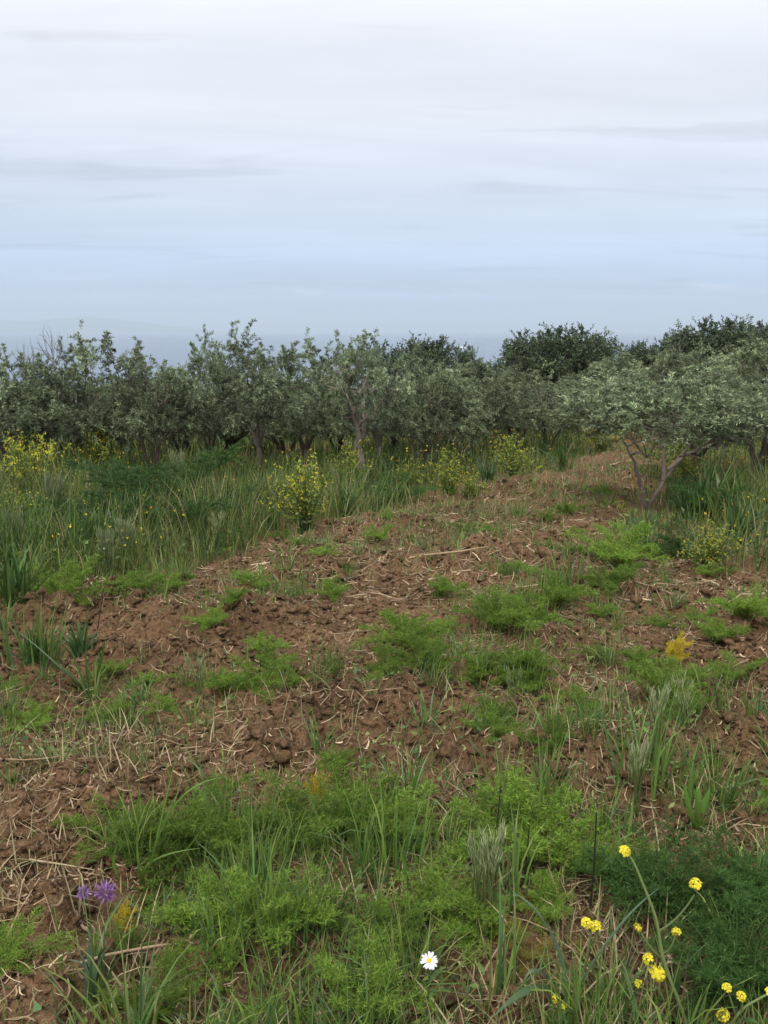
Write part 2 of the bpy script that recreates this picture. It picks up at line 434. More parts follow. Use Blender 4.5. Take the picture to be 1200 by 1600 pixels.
def plain(name, col, rough=0.6):
    m, t, p, out = new_mat(name)
    p.inputs['Base Color'].default_value = (*col, 1); p.inputs['Roughness'].default_value = rough
    return m
def boxes(acc, lst, C):
    for (x0, x1, y0, y1, z0, z1) in lst:
        V = [(x, y, z) for z in (z0, z1) for y in (y0, y1) for x in (x0, x1)]
        acc.add(V, np.array([(0, 2, 3, 1), (4, 5, 7, 6), (0, 1, 5, 4), (2, 6, 7, 3), (0, 4, 6, 2), (1, 3, 7, 5)]), C)
def build_ship():
    d = ray(723, 545); k = (SEA_Z - EYE[2]) / d[2]
    p = EYE + d * k
    root = tag(link('ship', None, None, p, 0.5), 'tiny white passenger ship on the pale sea above the treetops', 'ship')
    L = 24.0
    acc = Acc()
    n = 12
    t = np.linspace(-1, 1, n)
    hw = np.interp(t, [-1, -.8, .3, 1], [3.2, 4, 3.8, .3]); zt = np.interp(t, [-1, .3, 1], [3.0, 3.0, 4.6])
    V = []
    for i in range(n):
        V += [(t[i] * L * .5, -hw[i], zt[i]), (t[i] * L * .5, -hw[i] * .7, -.6), (t[i] * L * .5, hw[i] * .7, -.6), (t[i] * L * .5, hw[i], zt[i])]
    F = [(i * 4 + a, i * 4 + (a + 1) % 4, i * 4 + 4 + (a + 1) % 4, i * 4 + 4 + a) for i in range(n - 1) for a in range(4)] + [(0, 1, 2, 3), (n * 4 - 4, n * 4 - 3, n * 4 - 2, n * 4 - 1)]
    acc.add(V, np.array(F), (.8, .8, .8))
    mw = plain('ship_paint', (.8, .8, .8), .4)
    link('hull', acc.mesh('hull', mw), root)
    a = Acc(); boxes(a, [(-9, 5, -3, 3, 3.0, 6.0), (-7, 3, -2.6, 2.6, 6.01, 8.4), (-1, 2.5, -2.2, 2.2, 8.41, 10.4)], (.8, .8, .8))
    link('superstructure', a.mesh('superstructure', mw), root)
    a = Acc(); boxes(a, [(-5.5, -3.5, -.9, .9, 8.41, 12)], (.3, .4, .6))
    link('funnel', a.mesh('funnel', plain('funnel_paint', (.25, .35, .5))), root)
    # foam wake trailing to the right
    a = Acc(); n = 24
    tt = np.linspace(0, 1, n)
    P = np.stack([10 + tt * 130, np.zeros(n) + 3 * np.sin(tt * 3), np.full(n, .35)], -1)
    P = P[None]; ribbons(a, P, (5 + 9 * tt)[None] * (1 - .5 * tt)[None], np.array([[0., 1, 0]]), np.array([[.75, .78, .8]]))
    o = link('ship_wake', a.mesh('ship_wake', plain('foam', (.75, .78, .8))), None, p, 0.0)
    tag(o, kind='structure')
build_ship()

# ------------------------------------------------------------------ trees
def make_tree(seed, height=2.6, cr=1.15, ch=0.95, cz=1.62, stems=3, nclus=64, twigs=14, lpt=26, leafL=0.070, leafW=0.019,
              colA=(.070, .100, .048), colB=(.28, .335, .20), trunk_r=0.06, fork=0.4, shoots=5, spread=0.55, bark=(.115, .095, .078),
              lean=0.15, twl=(0.12, 0.27), mat=None, flat=0.0, clus_r=0.10, limbs=None):
    rg = np.random.default_rng(seed)
    T, K = Acc(), Acc()
    barkc = np.array(bark)
    limb_pts = []
    # trunk / stems
    base = np.array([0., 0., -0.12])
    az0 = rg.uniform(0, 2 * np.pi)
    top = np.array([rg.normal(0, .05), rg.normal(0, .05), fork])
    if stems > 1 and fork > 0.25:
        P = bez(base, (rg.normal(0, .06), rg.normal(0, .06), fork * .5), top, 8)
        tube(T, P, np.linspace(trunk_r * 1.5, trunk_r * 1.05, 8) * (1 + .12 * rg.normal(size=8)), barkc, 10)
    for s in range(stems):
        az = az0 + s * 2 * np.pi / stems + rg.normal(0, .3)
        out = np.array([math.cos(az), math.sin(az), 0])
        st = top - np.array([0, 0, .04]) if fork > 0.25 else base + out * .05
        end = out * cr * spread * rg.uniform(.8, 1.2) + np.array([0, 0, cz + ch * rg.uniform(-.15, .35)])
        mid = out * cr * spread * lean * 2 * rg.uniform(.7, 1.6) + np.array([rg.normal(0, .08), rg.normal(0, .08), fork + (cz - fork) * .55])
        if limbs: st, mid, end = (np.array(q) for q in limbs[s])
        P = bez(st, mid, end, 12)
        P[1:-1] += rg.normal(0, .018 * height / 2.6, (10, 3))
        r0 = trunk_r * (0.85 if fork > .25 else 1.0)
        tube(T, P, np.linspace(r0, r0 * .28, 12), barkc * rg.uniform(.85, 1.15), 8)
        limb_pts.append(P[3:])
        for q in range(3):
            k = rg.integers(8, 11) if limbs else rg.integers(4, 10); az2 = az + rg.normal(0, .9)
            o2 = np.array([math.cos(az2), math.sin(az2), 0])
            e2 = P[k] + o2 * cr * rg.uniform(.3, .6) + np.array([0, 0, ch * rg.uniform(.1, .6)])
            Q = bez(P[k], P[k] + o2 * cr * .15 + np.array([0, 0, ch * .25]), e2, 8); Q[1:-1] += rg.normal(0, .015, (6, 3))
            tube(T, Q, np.linspace(r0 * .45, r0 * .16, 8), barkc, 6)
            limb_pts.append(Q[2:])
    LP = np.concatenate(limb_pts)
    # leafy clusters through the crown, an uneven outline
    ph = rg.uniform(0, 6.28, 6)
    C = []
    while len(C) < nclus:
        v = nrm(rg.normal(size=3)); r = rg.uniform(.25, 1) ** .45
        a = math.atan2(v[1], v[0])
        bump = 1 + .16 * math.sin(2 * a + ph[0]) + .12 * math.sin(3 * a + ph[1]) + .14 * math.sin(4 * v[2] + ph[2])
        p = np.array([v[0] * cr * bump, v[1] * cr * bump, v[2] * ch * (bump if v[2] > 0 else .72)]) * r
        if flat and v[2] < -flat: continue
        C.append(p + np.array([0, 0, cz]))
    C = np.array(C)
    for p in C:
        dd = np.linalg.norm(LP - p, axis=1) + np.clip(LP[:, 2] - p[2], 0, None) * 1.5
        q = LP[np.argmin(dd)]
        Q = bez(q, (q + p) / 2 + np.array([0, 0, -.05]) + rg.normal(0, .03, 3), p, 5)
        tube(T, Q, np.linspace(.012, .005, 5) * height / 2.6, barkc * .9, 4)
    n = nclus * twigs
    cen = np.repeat(C, twigs, 0)
    outd = nrm((cen - np.array([0, 0, cz - .1])) / np.array([cr, cr, ch]))
    D = nrm(outd * .55 + rg.normal(size=(n, 3)) * .75 + np.array([0, 0, .35]))
    st = cen + rg.normal(0, clus_r, (n, 3))
    ln = rg.uniform(*twl, n)
    # tall water shoots
    if shoots:
        up = C[np.argsort(-C[:, 2] + rg.normal(0, .12, len(C)))[:shoots]]
        k = 7
        s2 = np.repeat(up, k, 0) + np.linspace(0, 1, k)[None].repeat(shoots, 0).ravel()[:, None] * np.repeat(np.stack([rg.normal(0, .06, shoots), rg.normal(0, .06, shoots), rg.uniform(.22, .55, shoots)], -1), k, 0)
        st = np.concatenate([st, s2]); D = np.concatenate([D, nrm(rg.normal(size=(len(s2), 3)) * .45 + np.array([0, 0, .9]))])
        ln = np.concatenate([ln, rg.uniform(.08, .2, len(s2))]); n = len(st)
    # sagging twigs
    droop = rg.uniform(0, .12, n)[:, None]
    tw = np.linspace(0, 1, 4)[None, :, None]
    P = st[:, None] + D[:, None] * (ln[:, None, None] * tw) - np.array([0, 0, 1.]) * droop[:, :, None] * tw ** 2
    sd = nrm(np.cross(D, rg.normal(size=(n, 3))))
    ribbons(T, P, np.full((n, 4), .006 * height / 2.6) * np.array([1, .8, .6, .3])[None], sd, np.repeat(barkc[None] * .9, n, 0))
    # leaves along the twigs
    t = (np.arange(lpt) + .5) / lpt * .95 + .08
    LPn = n * lpt
    tt = np.tile(t, n) + rg.normal(0, .02, LPn)
    ii = np.repeat(np.arange(n), lpt)
    B = st[ii] + D[ii] * (ln[ii] * tt)[:, None]; B[:, 2] -= droop[ii, 0] * tt ** 2
    a1 = sd[ii]; a2 = np.cross(D[ii], a1)
    th = np.tile(np.arange(lpt) * math.pi + (np.arange(lpt) // 2) * math.pi / 2, n) + rg.normal(0, .35, LPn)
    pr = a1 * np.cos(th)[:, None] + a2 * np.sin(th)[:, None]
    LD = nrm(D[ii] * .65 + pr * .8 + rg.normal(0, .2, (LPn, 3)))
    LS = nrm(np.cross(LD, pr) + rg.normal(0, .35, (LPn, 3)))
    f = rg.beta(1.3, 1.6, LPn)[:, None]
    cf = np.exp(rg.normal(0, .2, n))[ii][:, None] * np.concatenate([np.repeat(np.exp(rg.normal(0, .27, nclus)), twigs), np.full(n - nclus * twigs, 1.15)])[ii][:, None]
    LC = (np.array(colA) * (1 - f) + np.array(colB) * f) * np.exp(rg.normal(0, .16, (LPn, 1))) * cf
    leaf_quads(K, B, LD, LS, leafL * rg.uniform(.7, 1.25, LPn), leafW * rg.uniform(.8, 1.25, LPn), LC)
    return T.mesh('trunk', M_BARK, False), K.mesh('crown', mat or M_OLIVE)

OLIVE = [make_tree(11, stems=3, shoots=7, nclus=66), make_tree(12, stems=3, shoots=7, nclus=62, spread=.6, fork=.75, trunk_r=.05, cz=1.8, ch=.85),
         make_tree(13, stems=3, fork=.8, trunk_r=.10, shoots=6, nclus=66, bark=(.25, .205, .17), cz=1.85, ch=.82),
         make_tree(14, stems=4, fork=.1, trunk_r=.045, shoots=2, nclus=80, cz=1.55, ch=1.0, colB=(.28, .33, .19)),
         make_tree(15, stems=3, fork=.15, trunk_r=.05, shoots=0, nclus=84, cz=1.6, ch=.98, colB=(.285, .335, .19), colA=(.09, .12, .06)),
         make_tree(16, stems=3, fork=.5, shoots=9, nclus=58, ch=.85, cz=1.6)]
OLIVE_NEAR = make_tree(21, height=2.0, cr=1.15, ch=.50, cz=1.66, stems=4, fork=.12, trunk_r=.036, nclus=92, twigs=15, lpt=28, shoots=0, spread=.62, lean=.42, flat=.55,
                       colA=(.075, .105, .05), colB=(.27, .32, .19), bark=(.20, .165, .135), twl=(.12, .24),
                       limbs=[((0, 0, -.1), (-.06, .02, .62), (-.42, .05, 1.38)), ((.01, 0, -.1), (.16, 0, .55), (.62, -.05, 1.42)), ((.2, .02, .52), (.22, .05, .8), (.12, .1, 1.5)), ((.26, 0, .72), (.42, -.15, 1.0), (.85, -.3, 1.42))])
DARK = [make_tree(31, height=5, cr=2.6, ch=1.75, cz=3.1, stems=4, fork=.9, trunk_r=.16, nclus=190, twigs=16, lpt=12, leafL=.13, leafW=.075, colA=(.032, .052, .024), colB=(.09, .125, .055),
                  shoots=3, twl=(.25, .6), mat=M_DARKLEAF, clus_r=.2, bark=(.06, .05, .04)),
        make_tree(32, height=5, cr=2.7, ch=1.6, cz=3.0, stems=3, fork=.8, trunk_r=.16, nclus=180, twigs=16, lpt=12, leafL=.13, leafW=.075, colA=(.032, .052, .026), colB=(.09, .125, .06),
                  shoots=4, twl=(.25, .6), mat=M_DARKLEAF, clus_r=.22, bark=(.06, .05, .04))]
TEAL = make_tree(41, cr=.75, ch=.9, cz=1.7, stems=3, nclus=30, twigs=9, lpt=16, leafL=.07, leafW=.03, colA=(.05, .09, .06), colB=(.12, .19, .14), shoots=9, mat=M_DARKLEAF)
PROTO_H = {}
def proto_height(pr):
    k = pr[1].name
    if k not in PROTO_H:
        a = np.empty(len(pr[1].vertices) * 3, dtype=np.float32); pr[1].vertices.foreach_get('co', a); a = a.reshape(-1, 3)
        PROTO_H[k] = (float(np.percentile(a[:, 2], 99.6)), float(np.percentile(a[:, 0], 99) - np.percentile(a[:, 0], 1)) )
    return PROTO_H[k]
def place_tree(pr, px, y, top, wpx, label, name='olive_tree', cat='olive tree', group=None, rot=None):
    x = x_at(px, y); z = float(H(x, y, False))
    ph, pw = proto_height(pr)
    sz = (z_at(top, y) - z) / ph
    sx = wpx / FPX * y / pw
    r = rot if rot is not None else random.uniform(0, 6.28)
    root = tag(link(name, None, None, (x, y, z), r, (sx, sx, sz)), label, cat, group)
    link('trunk', pr[0], root); tag(link('crown', pr[1], root), kind='stuff')
    return root
GL, GB, GR = 'olive trees of the front row', 'olive trees of the rows behind', 'olive trees right of the track'
FRONT = [
 (1, 8, 14.2, 552, 190, 'olive tree cut off by the left edge, thin dark trunk', 1.0),
 (0, 82, 15.0, 548, 200, 'olive tree in front of the bare grey twigs', 2.2),
 (5, 160, 15.6, 528, 190, 'olive tree with tall upright shoots right of the bare tree', 0.4),
 (3, 240, 15.2, 548, 220, 'dense rounded olive tree between the shoot-topped one and the next pair of spires', 3.0),
 (0, 330, 16.4, 530, 170, 'olive tree with two leafy spires, fifth from the left edge', 4.1),
 (1, 402, 14.9, 515, 190, 'olive tree with the tallest single shoot, thin dark trunk', 5.0),
 (5, 480, 16.8, 538, 180, 'olive tree between the tallest shoot and the thick pale trunk', 1.9),
 (2, 568, 14.5, 528, 215, 'olive tree with a thick pale forked trunk', 0.6),
 (3, 660, 15.6, 552, 200, 'many-stemmed olive tree just right of the thick pale trunk', 2.7),
 (4, 722, 18.6, 568, 190, 'rounded silvery olive tree below the ship', 0.3),
 (4, 795, 20.6, 582, 170, 'silvery olive tree below the gap in the treetops', 1.6),
 (3, 852, 22.5, 598, 170, 'low olive tree left of the track in front of the dark round tree', 3.6),
 (4, 905, 27.0, 596, 130, 'last olive tree of the left row, beside the yellow bush on the track', 5.2)]
for v, px_, y_, top_, w_, lab, r_ in FRONT: place_tree(OLIVE[v], px_, y_, top_ - 6, w_ * (.84 if px_ < 640 else .95), lab, group=GL, rot=r_)
place_tree(OLIVE_NEAR, 1010, 11.6, 588, 262, 'nearest olive tree on the right, slender V-shaped bare stems', group=GR, rot=0.0)
RIGHT = [(1, 1092, 14.6, 578, 220, 'olive tree with dark stems behind the nearest V-stemmed one', 2.0),
 (4, 1178, 16.5, 530, 240, 'pale olive tree at the right edge of the picture', 0.8),
 (3, 1120, 22.0, 534, 190, 'silvery olive tree below the dark trees on the right', 4.0),
 (4, 1040, 25.0, 546, 160, 'silvery olive tree behind the crown of the nearest right one', 1.2),
 (3, 955, 30.0, 545, 130, 'pale olive tree just right of the dark round tree', 5.5),
 (1, 1245, 13.5, 575, 200, 'olive tree mostly outside the right edge', 3.3)]
for v, px_, y_, top_, w_, lab, r_ in RIGHT: place_tree(OLIVE[v], px_, y_, top_, w_, lab, group=GR, rot=r_)
for i, (px_, y_, top_, w_) in enumerate([(-70, 18, 566, 190), (40, 19.5, 575, 190), (125, 20, 572, 190), (205, 19.5, 566, 190), (285, 20, 570, 190), (365, 20.5, 570, 190), (445, 20, 572, 190),
        (525, 21, 568, 180), (615, 20.5, 562, 180), (690, 24, 566, 160), (760, 27, 582, 150), (820, 31, 590, 140), (0, 25, 582, 170), (90, 26, 582, 170), (175, 26, 580, 170), (260, 27, 578, 170), (345, 27, 580, 170),
        (430, 27, 578, 170), (515, 28, 576, 170), (600, 28, 572, 160), (1000, 36, 565, 150), (1085, 33, 556, 160), (1165, 27, 548, 200), (880, 36, 590, 130)]):
    spots = ['beyond the left edge', 'behind the left edge tree', 'behind the bare twigs', 'behind the tall upright shoots', 'behind the dense rounded front tree', 'behind the two leafy spires', 'left of the tallest shoot', 'left of the thick pale trunk', 'right of the thick pale trunk', 'behind the many-stemmed tree', 'left of the treetop gap', 'below the treetop gap']
    lab = ('olive tree in the second row, ' + spots[i]) if i < 12 else ('olive tree in the third row, ' + (spots[1:9][i - 12] if i < 20 else ['behind the pale tree by the track', 'left of the right-hand dark clump', 'under the right-hand dark clump', 'under the dark round tree'][i - 20]))
    place_tree(OLIVE[(i * 2 + 1) % 6 if i % 3 else 4], px_, y_, top_ + (22 if i < 10 or 12 <= i < 20 else 4), w_, lab, group=GB)
for px_, y_, top_, w_, lab, v in [(870, 50, 512, 160, 'dark round evergreen tree standing above the olives', 0), (925, 58, 528, 70, 'small dark evergreen at the right shoulder of the round one', 1), (820, 56, 552, 70, 'small dark evergreen at the left foot of the round one', 1),
        (668, 40, 530, 112, 'dark evergreen tree left of the ship', 1), (1058, 62, 526, 100, 'dark evergreen at the left end of the right-hand clump', 1),
        (1125, 58, 500, 160, 'tallest dark evergreen of the right-hand clump', 0), (1200, 60, 503, 160, 'dark evergreen of the right-hand clump at the picture edge', 1),
        (990, 64, 537, 60, 'small dark treetop between the round tree and the right-hand clump', 0), (760, 66, 567, 70, 'low dark treetop right of the ship', 0), (735, 70, 574, 60, 'lowest dark treetop under the ship', 1)]:
    place_tree(DARK[v], px_, y_, top_, w_, lab, 'evergreen_tree', 'tree', 'dark evergreen trees behind the grove')
place_tree(TEAL, 592, 18.5, 527, 95, 'blue-green airy tree behind the thick pale trunk', 'young_tree', 'tree')
def build_bare_tree():
    rg = np.random.default_rng(5)
    T = Acc(); col = np.array((.14, .12, .125))
    def grow(p, d, L, r, lev):
        n = 5; P = [p]
        for i in range(n):
            d = nrm(d + rg.normal(0, .16, 3) + np.array([0, 0, .04])); P.append(P[-1] + d * L / n)
        P = np.array(P); tube(T, P, np.linspace(r, r * .55, n + 1), col * rg.uniform(.8, 1.2), 5 if lev < 3 else 3)
        if lev >= 5: return
        for q in range(3 if lev < 4 else 2):
            k = rg.integers(2, n + 1)
            grow(P[k], nrm(d + nrm(rg.normal(size=3)) * .85), L * rg.uniform(.55, .78), r * .58, lev + 1)
        grow(P[-1], nrm(d + rg.normal(0, .3, 3)), L * .75, r * .6, lev + 1)
    grow(np.array([0, 0, -.1]), np.array([0, 0, 1.]), 1.1, .07, 0)
    V = np.concatenate(T.V); h = V[:, 2].max(); w = V[:, 0].max() - V[:, 0].min()
    y = 17.5; x = x_at(82, y); z = float(H(x, y, False))
    s = (z_at(506, y) - z) / h
    sx = 135 / FPX * y / w
    root = tag(link('bare_tree', None, None, (x, y, z), 0.0, (sx, sx, s)), 'leafless tree with tangled grey twigs above the left olives', 'tree')
    link('trunk', T.mesh('trunk', M_BARK), root)
build_bare_tree()

# ------------------------------------------------------------------ telling small repeats apart by the nearest thing one can find
LANDMARKS = [(p, G(*q)) for p, q in [('the largest left fennel', (265, 1330)), ('the middle fennel with the yellow tip', (545, 1310)), ('the tall grass right of the middle', (835, 1330)), ('the white daisy', (668, 1600)), ('the tall branching mustard', (1060, 1600)),
    ('the purple flowers', (150, 1450)), ('the lower left corner shoot', (145, 1590)), ('the pale oat bunch', (765, 1465)), ('the lone high yellow flower head', (965, 1420)), ('the double yellow flower head', (905, 1545)), ('the upright leafy weed at right', (1085, 1330)),
    ('the yellowed fennel', (1045, 1060)), ('the rounded fennel on bare soil', (635, 1020)), ('the bright fennel pair', (800, 995)), ('the lone fennel above the tall grass', (780, 1185)), ('the fennel left of centre', (400, 1100)), ('the broad-leaved weed at left', (140, 1085)),
    ('the fennel before the left verge', (100, 960)), ('the largest mustard bush', (478, 838)), ('the right verge mustard bush', (1108, 895)), ('the bright fennel by the right verge', (970, 890)), ('the small yellow tuft', (190, 1462)), ('the brownish withered fennel', (345, 1325)),
    ('the wide fennel at the bottom edge', (560, 1590)), ('the straw heap at left', (60, 1215)), ('the pale oats on soil at right', (1020, 1225)), ('the fennel near the right edge', (1165, 1000)), ('the long stalk on far soil', (700, 895))]]
RANK = {}
ORD = ['', 'second ', 'third ', 'fourth ', 'fifth ', 'sixth ', 'seventh ', 'eighth ', 'ninth ', 'tenth ', 'eleventh ', 'twelfth ', 'thirteenth ', 'fourteenth ', 'fifteenth ', 'sixteenth ', 'seventeenth ', 'eighteenth ', 'nineteenth ', 'twentieth ', 'farthest ']
def name_apart(what, pts):
    rows = []
    for i, (x, y) in enumerate(pts):
        best = min(LANDMARKS, key=lambda l: ((x - l[1][0]) / y) ** 2 + (math.log(y / l[1][1]) * .8) ** 2)
        dx, dy = (x - best[1][0]) / y, math.log(y / best[1][1]) * .8
        side = ('right of' if dx > 0 else 'left of') if abs(dx) > abs(dy) else ('behind' if dy > 0 else 'in front of')
        rows.append((math.hypot(dx, dy), i, side, best[0]))
    out = [None] * len(pts); seen = {}
    for d, i, side, nm in sorted(rows):
        k = seen.get((side, nm), 0); seen[(side, nm)] = k + 1
        out[i] = f'{what}, {ORD[min(k, 20)]}closest {side} {nm}'
    return out

# ------------------------------------------------------------------ soil clods: the largest as parts of the ground, the crumbs as one mass
def lump_mesh(seed, sub=2):
    import bmesh
    rg = np.random.default_rng(seed)
    bm = bmesh.new(); bmesh.ops.create_icosphere(bm, subdivisions=sub, radius=1.0)
    V = np.array([v.co[:] for v in bm.verts]); F = np.array([[v.index for v in f.verts] for f in bm.faces]); bm.free()
    k = rg.normal(size=(9, 3)); k2 = rg.normal(size=(9, 3)) * 2.6; k3 = rg.normal(size=(9, 3)) * 5
    f = 1 + .26 * np.sin(V @ k.T + rg.uniform(0, 6, 9)).mean(1) * 2 + .24 * np.sin(V @ k2.T + rg.uniform(0, 6, 9)).mean(1) * 2 + .10 * np.sin(V @ k3.T + rg.uniform(0, 6, 9)).mean(1) * 2
    V = V * f[:, None] * np.array([1.0, rg.uniform(.7, .95), rg.uniform(.5, .7)])
    V += rg.normal(0, .05 if sub > 1 else .1, V.shape)
    return V, F
def in_view(n, y0, y1, p=1.0, wide=0.56, pad=.3):
    """random spots on the visible field, denser near the camera when p > 0"""
    u = RNG.uniform(0, 1, n)
    y = y0 * (y1 / y0) ** (u ** (1 / p)) if p != 1 else y0 * (y1 / y0) ** u
    x = RNG.uniform(-1, 1, n) * (wide * y + pad)
    return x, y
CL = []
for s in range(7):
    V, F = lump_mesh(100 + s, 3); CL.append(mesh_np('clod', V, [F], None, M_SOIL, False))
x, y = in_view(2600, 2.0, 9.0)
keep = (tilled(x, y) > .6) & (green(x, y) < .5) & (fbm(x * 1.1, y * 1.1, 2, 9) > .42)
x, y = x[keep][:290], y[keep][:290]
z = H(x, y)
for i in range(len(x)):
    s = float(np.clip(RNG.lognormal(-3.55, .42), .014, .075)) * (0.85 + .05 * y[i])
    o = link('clod', CL[i % 7], ground, (x[i], y[i], z[i] + s * .12), (RNG.uniform(-.4, .4), RNG.uniform(-.4, .4), RNG.uniform(0, 6.28)), s)
a = Acc()
x, y = in_view(52000, 1.6, 14.0)
keep = (tilled(x, y) > .4) & (RNG.uniform(0, 1, len(x)) < .35 + .65 * sstep(.38, .6, fbm(x * 1.5, y * 1.5, 2, 9)))
x, y = x[keep], y[keep]; z = H(x, y)
V0, F0 = lump_mesh(140, 1)
n = len(x); s = np.clip(RNG.lognormal(-4.6, .55, n), .004, .034) * (.7 + .10 * y)
ang = RNG.uniform(0, 6.28, n); c, sn = np.cos(ang), np.sin(ang)
Vr = V0[None] * (1 + RNG.normal(0, .24, (n, len(V0), 1))) * RNG.uniform(.6, 1.25, (n, 1, 3)) + RNG.normal(0, .12, (n, len(V0), 3))
Vx = Vr[..., 0] * c[:, None] - Vr[..., 1] * sn[:, None]; Vy = Vr[..., 0] * sn[:, None] + Vr[..., 1] * c[:, None]
V = np.stack([Vx * s[:, None] + x[:, None], Vy * s[:, None] + y[:, None], Vr[..., 2] * s[:, None] + z[:, None] + s[:, None] * .2], -1).reshape(-1, 3)
F = (F0[None] + (np.arange(n) * len(V0))[:, None, None]).reshape(-1, 3)
tag(link('soil_crumbs', mesh_np('soil_crumbs', V, [F], None, M_SOIL, False)), 'loose brown crumbs of earth over the tilled strip', 'soil', kind='stuff')

# ------------------------------------------------------------------ straw and dry stalks
STRAW_C = [(.33, .235, .145), (.27, .185, .115), (.42, .325, .205), (.18, .118, .072), (.24, .17, .115)]
def straw_field(acc, n, y0, y1, lmin, lmax, w, msk):
    x, y = in_view(n, y0, y1)
    k = RNG.uniform(0, 1, n) < msk(x, y); x, y = x[k], y[k]; n = len(x)
    L = RNG.uniform(lmin, lmax, n) * (.8 + .05 * y); az = RNG.uniform(0, 6.28, n); bend = RNG.normal(0, .4, n)
    t = np.linspace(-.5, .5, 4)
    A = az[:, None] + bend[:, None] * t[None]
    X = x[:, None] + L[:, None] * t[None] * np.cos(A); Y = y[:, None] + L[:, None] * t[None] * np.sin(A)
    Z0 = H(X.ravel(), Y.ravel()).reshape(X.shape)
    lin = Z0[:, :1] + (Z0[:, -1:] - Z0[:, :1]) * (t[None] + .5)
    lin = lin + np.clip((Z0 - lin).max(1, keepdims=True), 0, .03) * .75
    Z = .25 * Z0 + .75 * lin + RNG.uniform(.001, .012, (n, 1)) + RNG.uniform(0, .03, (n, 1)) * np.abs(t)[None]
    side = nrm(np.stack([-np.sin(az), np.cos(az), RNG.normal(0, .5, n)], -1))
    ci = RNG.integers(0, len(STRAW_C), n)
    C = np.array(STRAW_C)[ci] * np.exp(RNG.normal(0, .2, (n, 1)))
    ribbons(acc, np.stack([X, Y, Z], -1), (w * RNG.uniform(.5, 1.4, n) * (.7 + .12 * y))[:, None] * np.array([.8, 1, 1, .6])[None], side, C)
a = Acc()
patch = lambda x, y: tilled(x, y) * (.12 + .95 * sstep(.42, .68, fbm(x * 1.4 + 7, y * 1.4, 3, 88)))
straw_field(a, 36000, 1.5, 16, .02, .10, .0028, patch)
straw_field(a, 13000, 6, 34, .06, .2, .005, lambda x, y: tilled(x, y) * .9)
straw_field(a, 9000, 1.5, 12, .015, .05, .006, lambda x, y: tilled(x, y) * .7)
tag(link('straw_litter', a.mesh('straw_litter', M_STRAW)), 'thin dry straw scattered over the tilled soil', 'straw', kind='stuff')
ST = []
for s in range(6):
    a = Acc(); n = 7
    P = np.stack([np.linspace(-.5, .5, n), np.cumsum(RNG.normal(0, .03, n)), np.cumsum(RNG.normal(0, .012, n)) + .02], -1); P -= P.mean(0) * np.array([1, 1, 0])
    tube(a, P, np.array([.012, .014, .011, .013, .011, .009, .005]) * RNG.uniform(.7, 1.3), np.array(STRAW_C[s % 3]) * 1.1, 5); ST.append(a.mesh('dry_stalk', M_STRAW))
def stalk(x, y, L, az, label, group, k):
    d = np.array([math.cos(az), math.sin(az)]) * L / 2
    za, zb, zm = (float(v) for v in H([x - d[0], x + d[0], x], [y - d[1], y + d[1], y]))
    tilt = math.atan2(zb - za, L); zc = max(zm, (za + zb) / 2) + .008
    o = link('dry_stalk', ST[k % 6], None, (x, y, zc), (0, -tilt, az), L)
    tag(o, label, 'stalk', group)
for i, (px_, py_, L, az, lab) in enumerate([(600, 1140, .20, -.5, 'thick pale stalk lying on bare soil left of centre'), (330, 1190, .26, .65, 'pale stalk slanting over soil behind the leafy clump'), (60, 1375, .38, .05, 'long straight pale stalk lying beside the purple flowers'),
        (130, 1420, .22, -1.2, 'thin stalk slanting in front of the purple flowers'), (920, 1035, .3, .3, 'bent pale stalk beside the yellowed fennel'), (905, 1120, .26, .8, 'pale forked stalk on soil right of centre'), (700, 895, .7, .15, 'long pale bundle stalk on the far tilled soil'),
        (60, 1215, .3, .6, 'pale stalk in the straw heap at the left edge'), (430, 1170, .2, -.2, 'short brown stalk on the clods'), (250, 1535, .42, .55, 'long thick stalk slanting behind the bottom grass'), (920, 1550, .3, 1.9, 'thick dry stalk standing behind the mustard stems'), (1010, 920, .5, .1, 'pale stalk under the right verge')]):
    X_, Y_ = G(px_, py_); stalk(X_, Y_, L, az, lab, 'dry stalks lying on the soil', i)
x, y = in_view(700, 1.9, 11.0); k = RNG.uniform(0, 1, len(x)) < patch(x, y); x, y = x[k][:150], y[k][:150]
labs = name_apart('short dry stalk', list(zip(x, y)))
for i in range(len(x)):
    stalk(x[i], y[i], RNG.uniform(.09, .24) * (.8 + .05 * y[i]), RNG.uniform(0, 6.28), labs[i], 'dry stalks lying on the soil', i)

# ------------------------------------------------------------------ low weeds and grass as one mass
GREENS = np.array([(.12, .20, .035), (.085, .165, .040), (.15, .22, .045), (.065, .13, .045), (.19, .23, .075)])
def grass_field(acc, x, y, hmin, hmax, w, lean=.5, curl=.9, cols=GREENS, var=.2, S=4, dry=.06, hz=None):
    n = len(x); z = H(x, y) - .01
    hgt = RNG.uniform(hmin, hmax, n) * (1 if hz is None else hz)
    C = cols[RNG.integers(0, len(cols), n)] * np.exp(RNG.normal(0, var, (n, 1)))
    d = RNG.uniform(0, 1, n) < dry; C[d] = np.array((.30, .24, .12)) * np.exp(RNG.normal(0, .2, (d.sum(), 1)))
    blades(acc, np.stack([x, y, z], -1), hgt, RNG.uniform(0, 6.28, n), np.abs(RNG.normal(0, lean, n)), np.abs(RNG.normal(0, curl, n)), w * RNG.uniform(.6, 1.4, n), C, S)
a = Acc()
x, y = in_view(90000, 1.3, 30)
dens = tilled(x, y) * green(x, y) * (.25 + .75 * sstep(.35, .62, fbm(x * 5, y * 5, 2, 91)))
k = RNG.uniform(0, 1, len(x)) < dens; x, y = x[k], y[k]
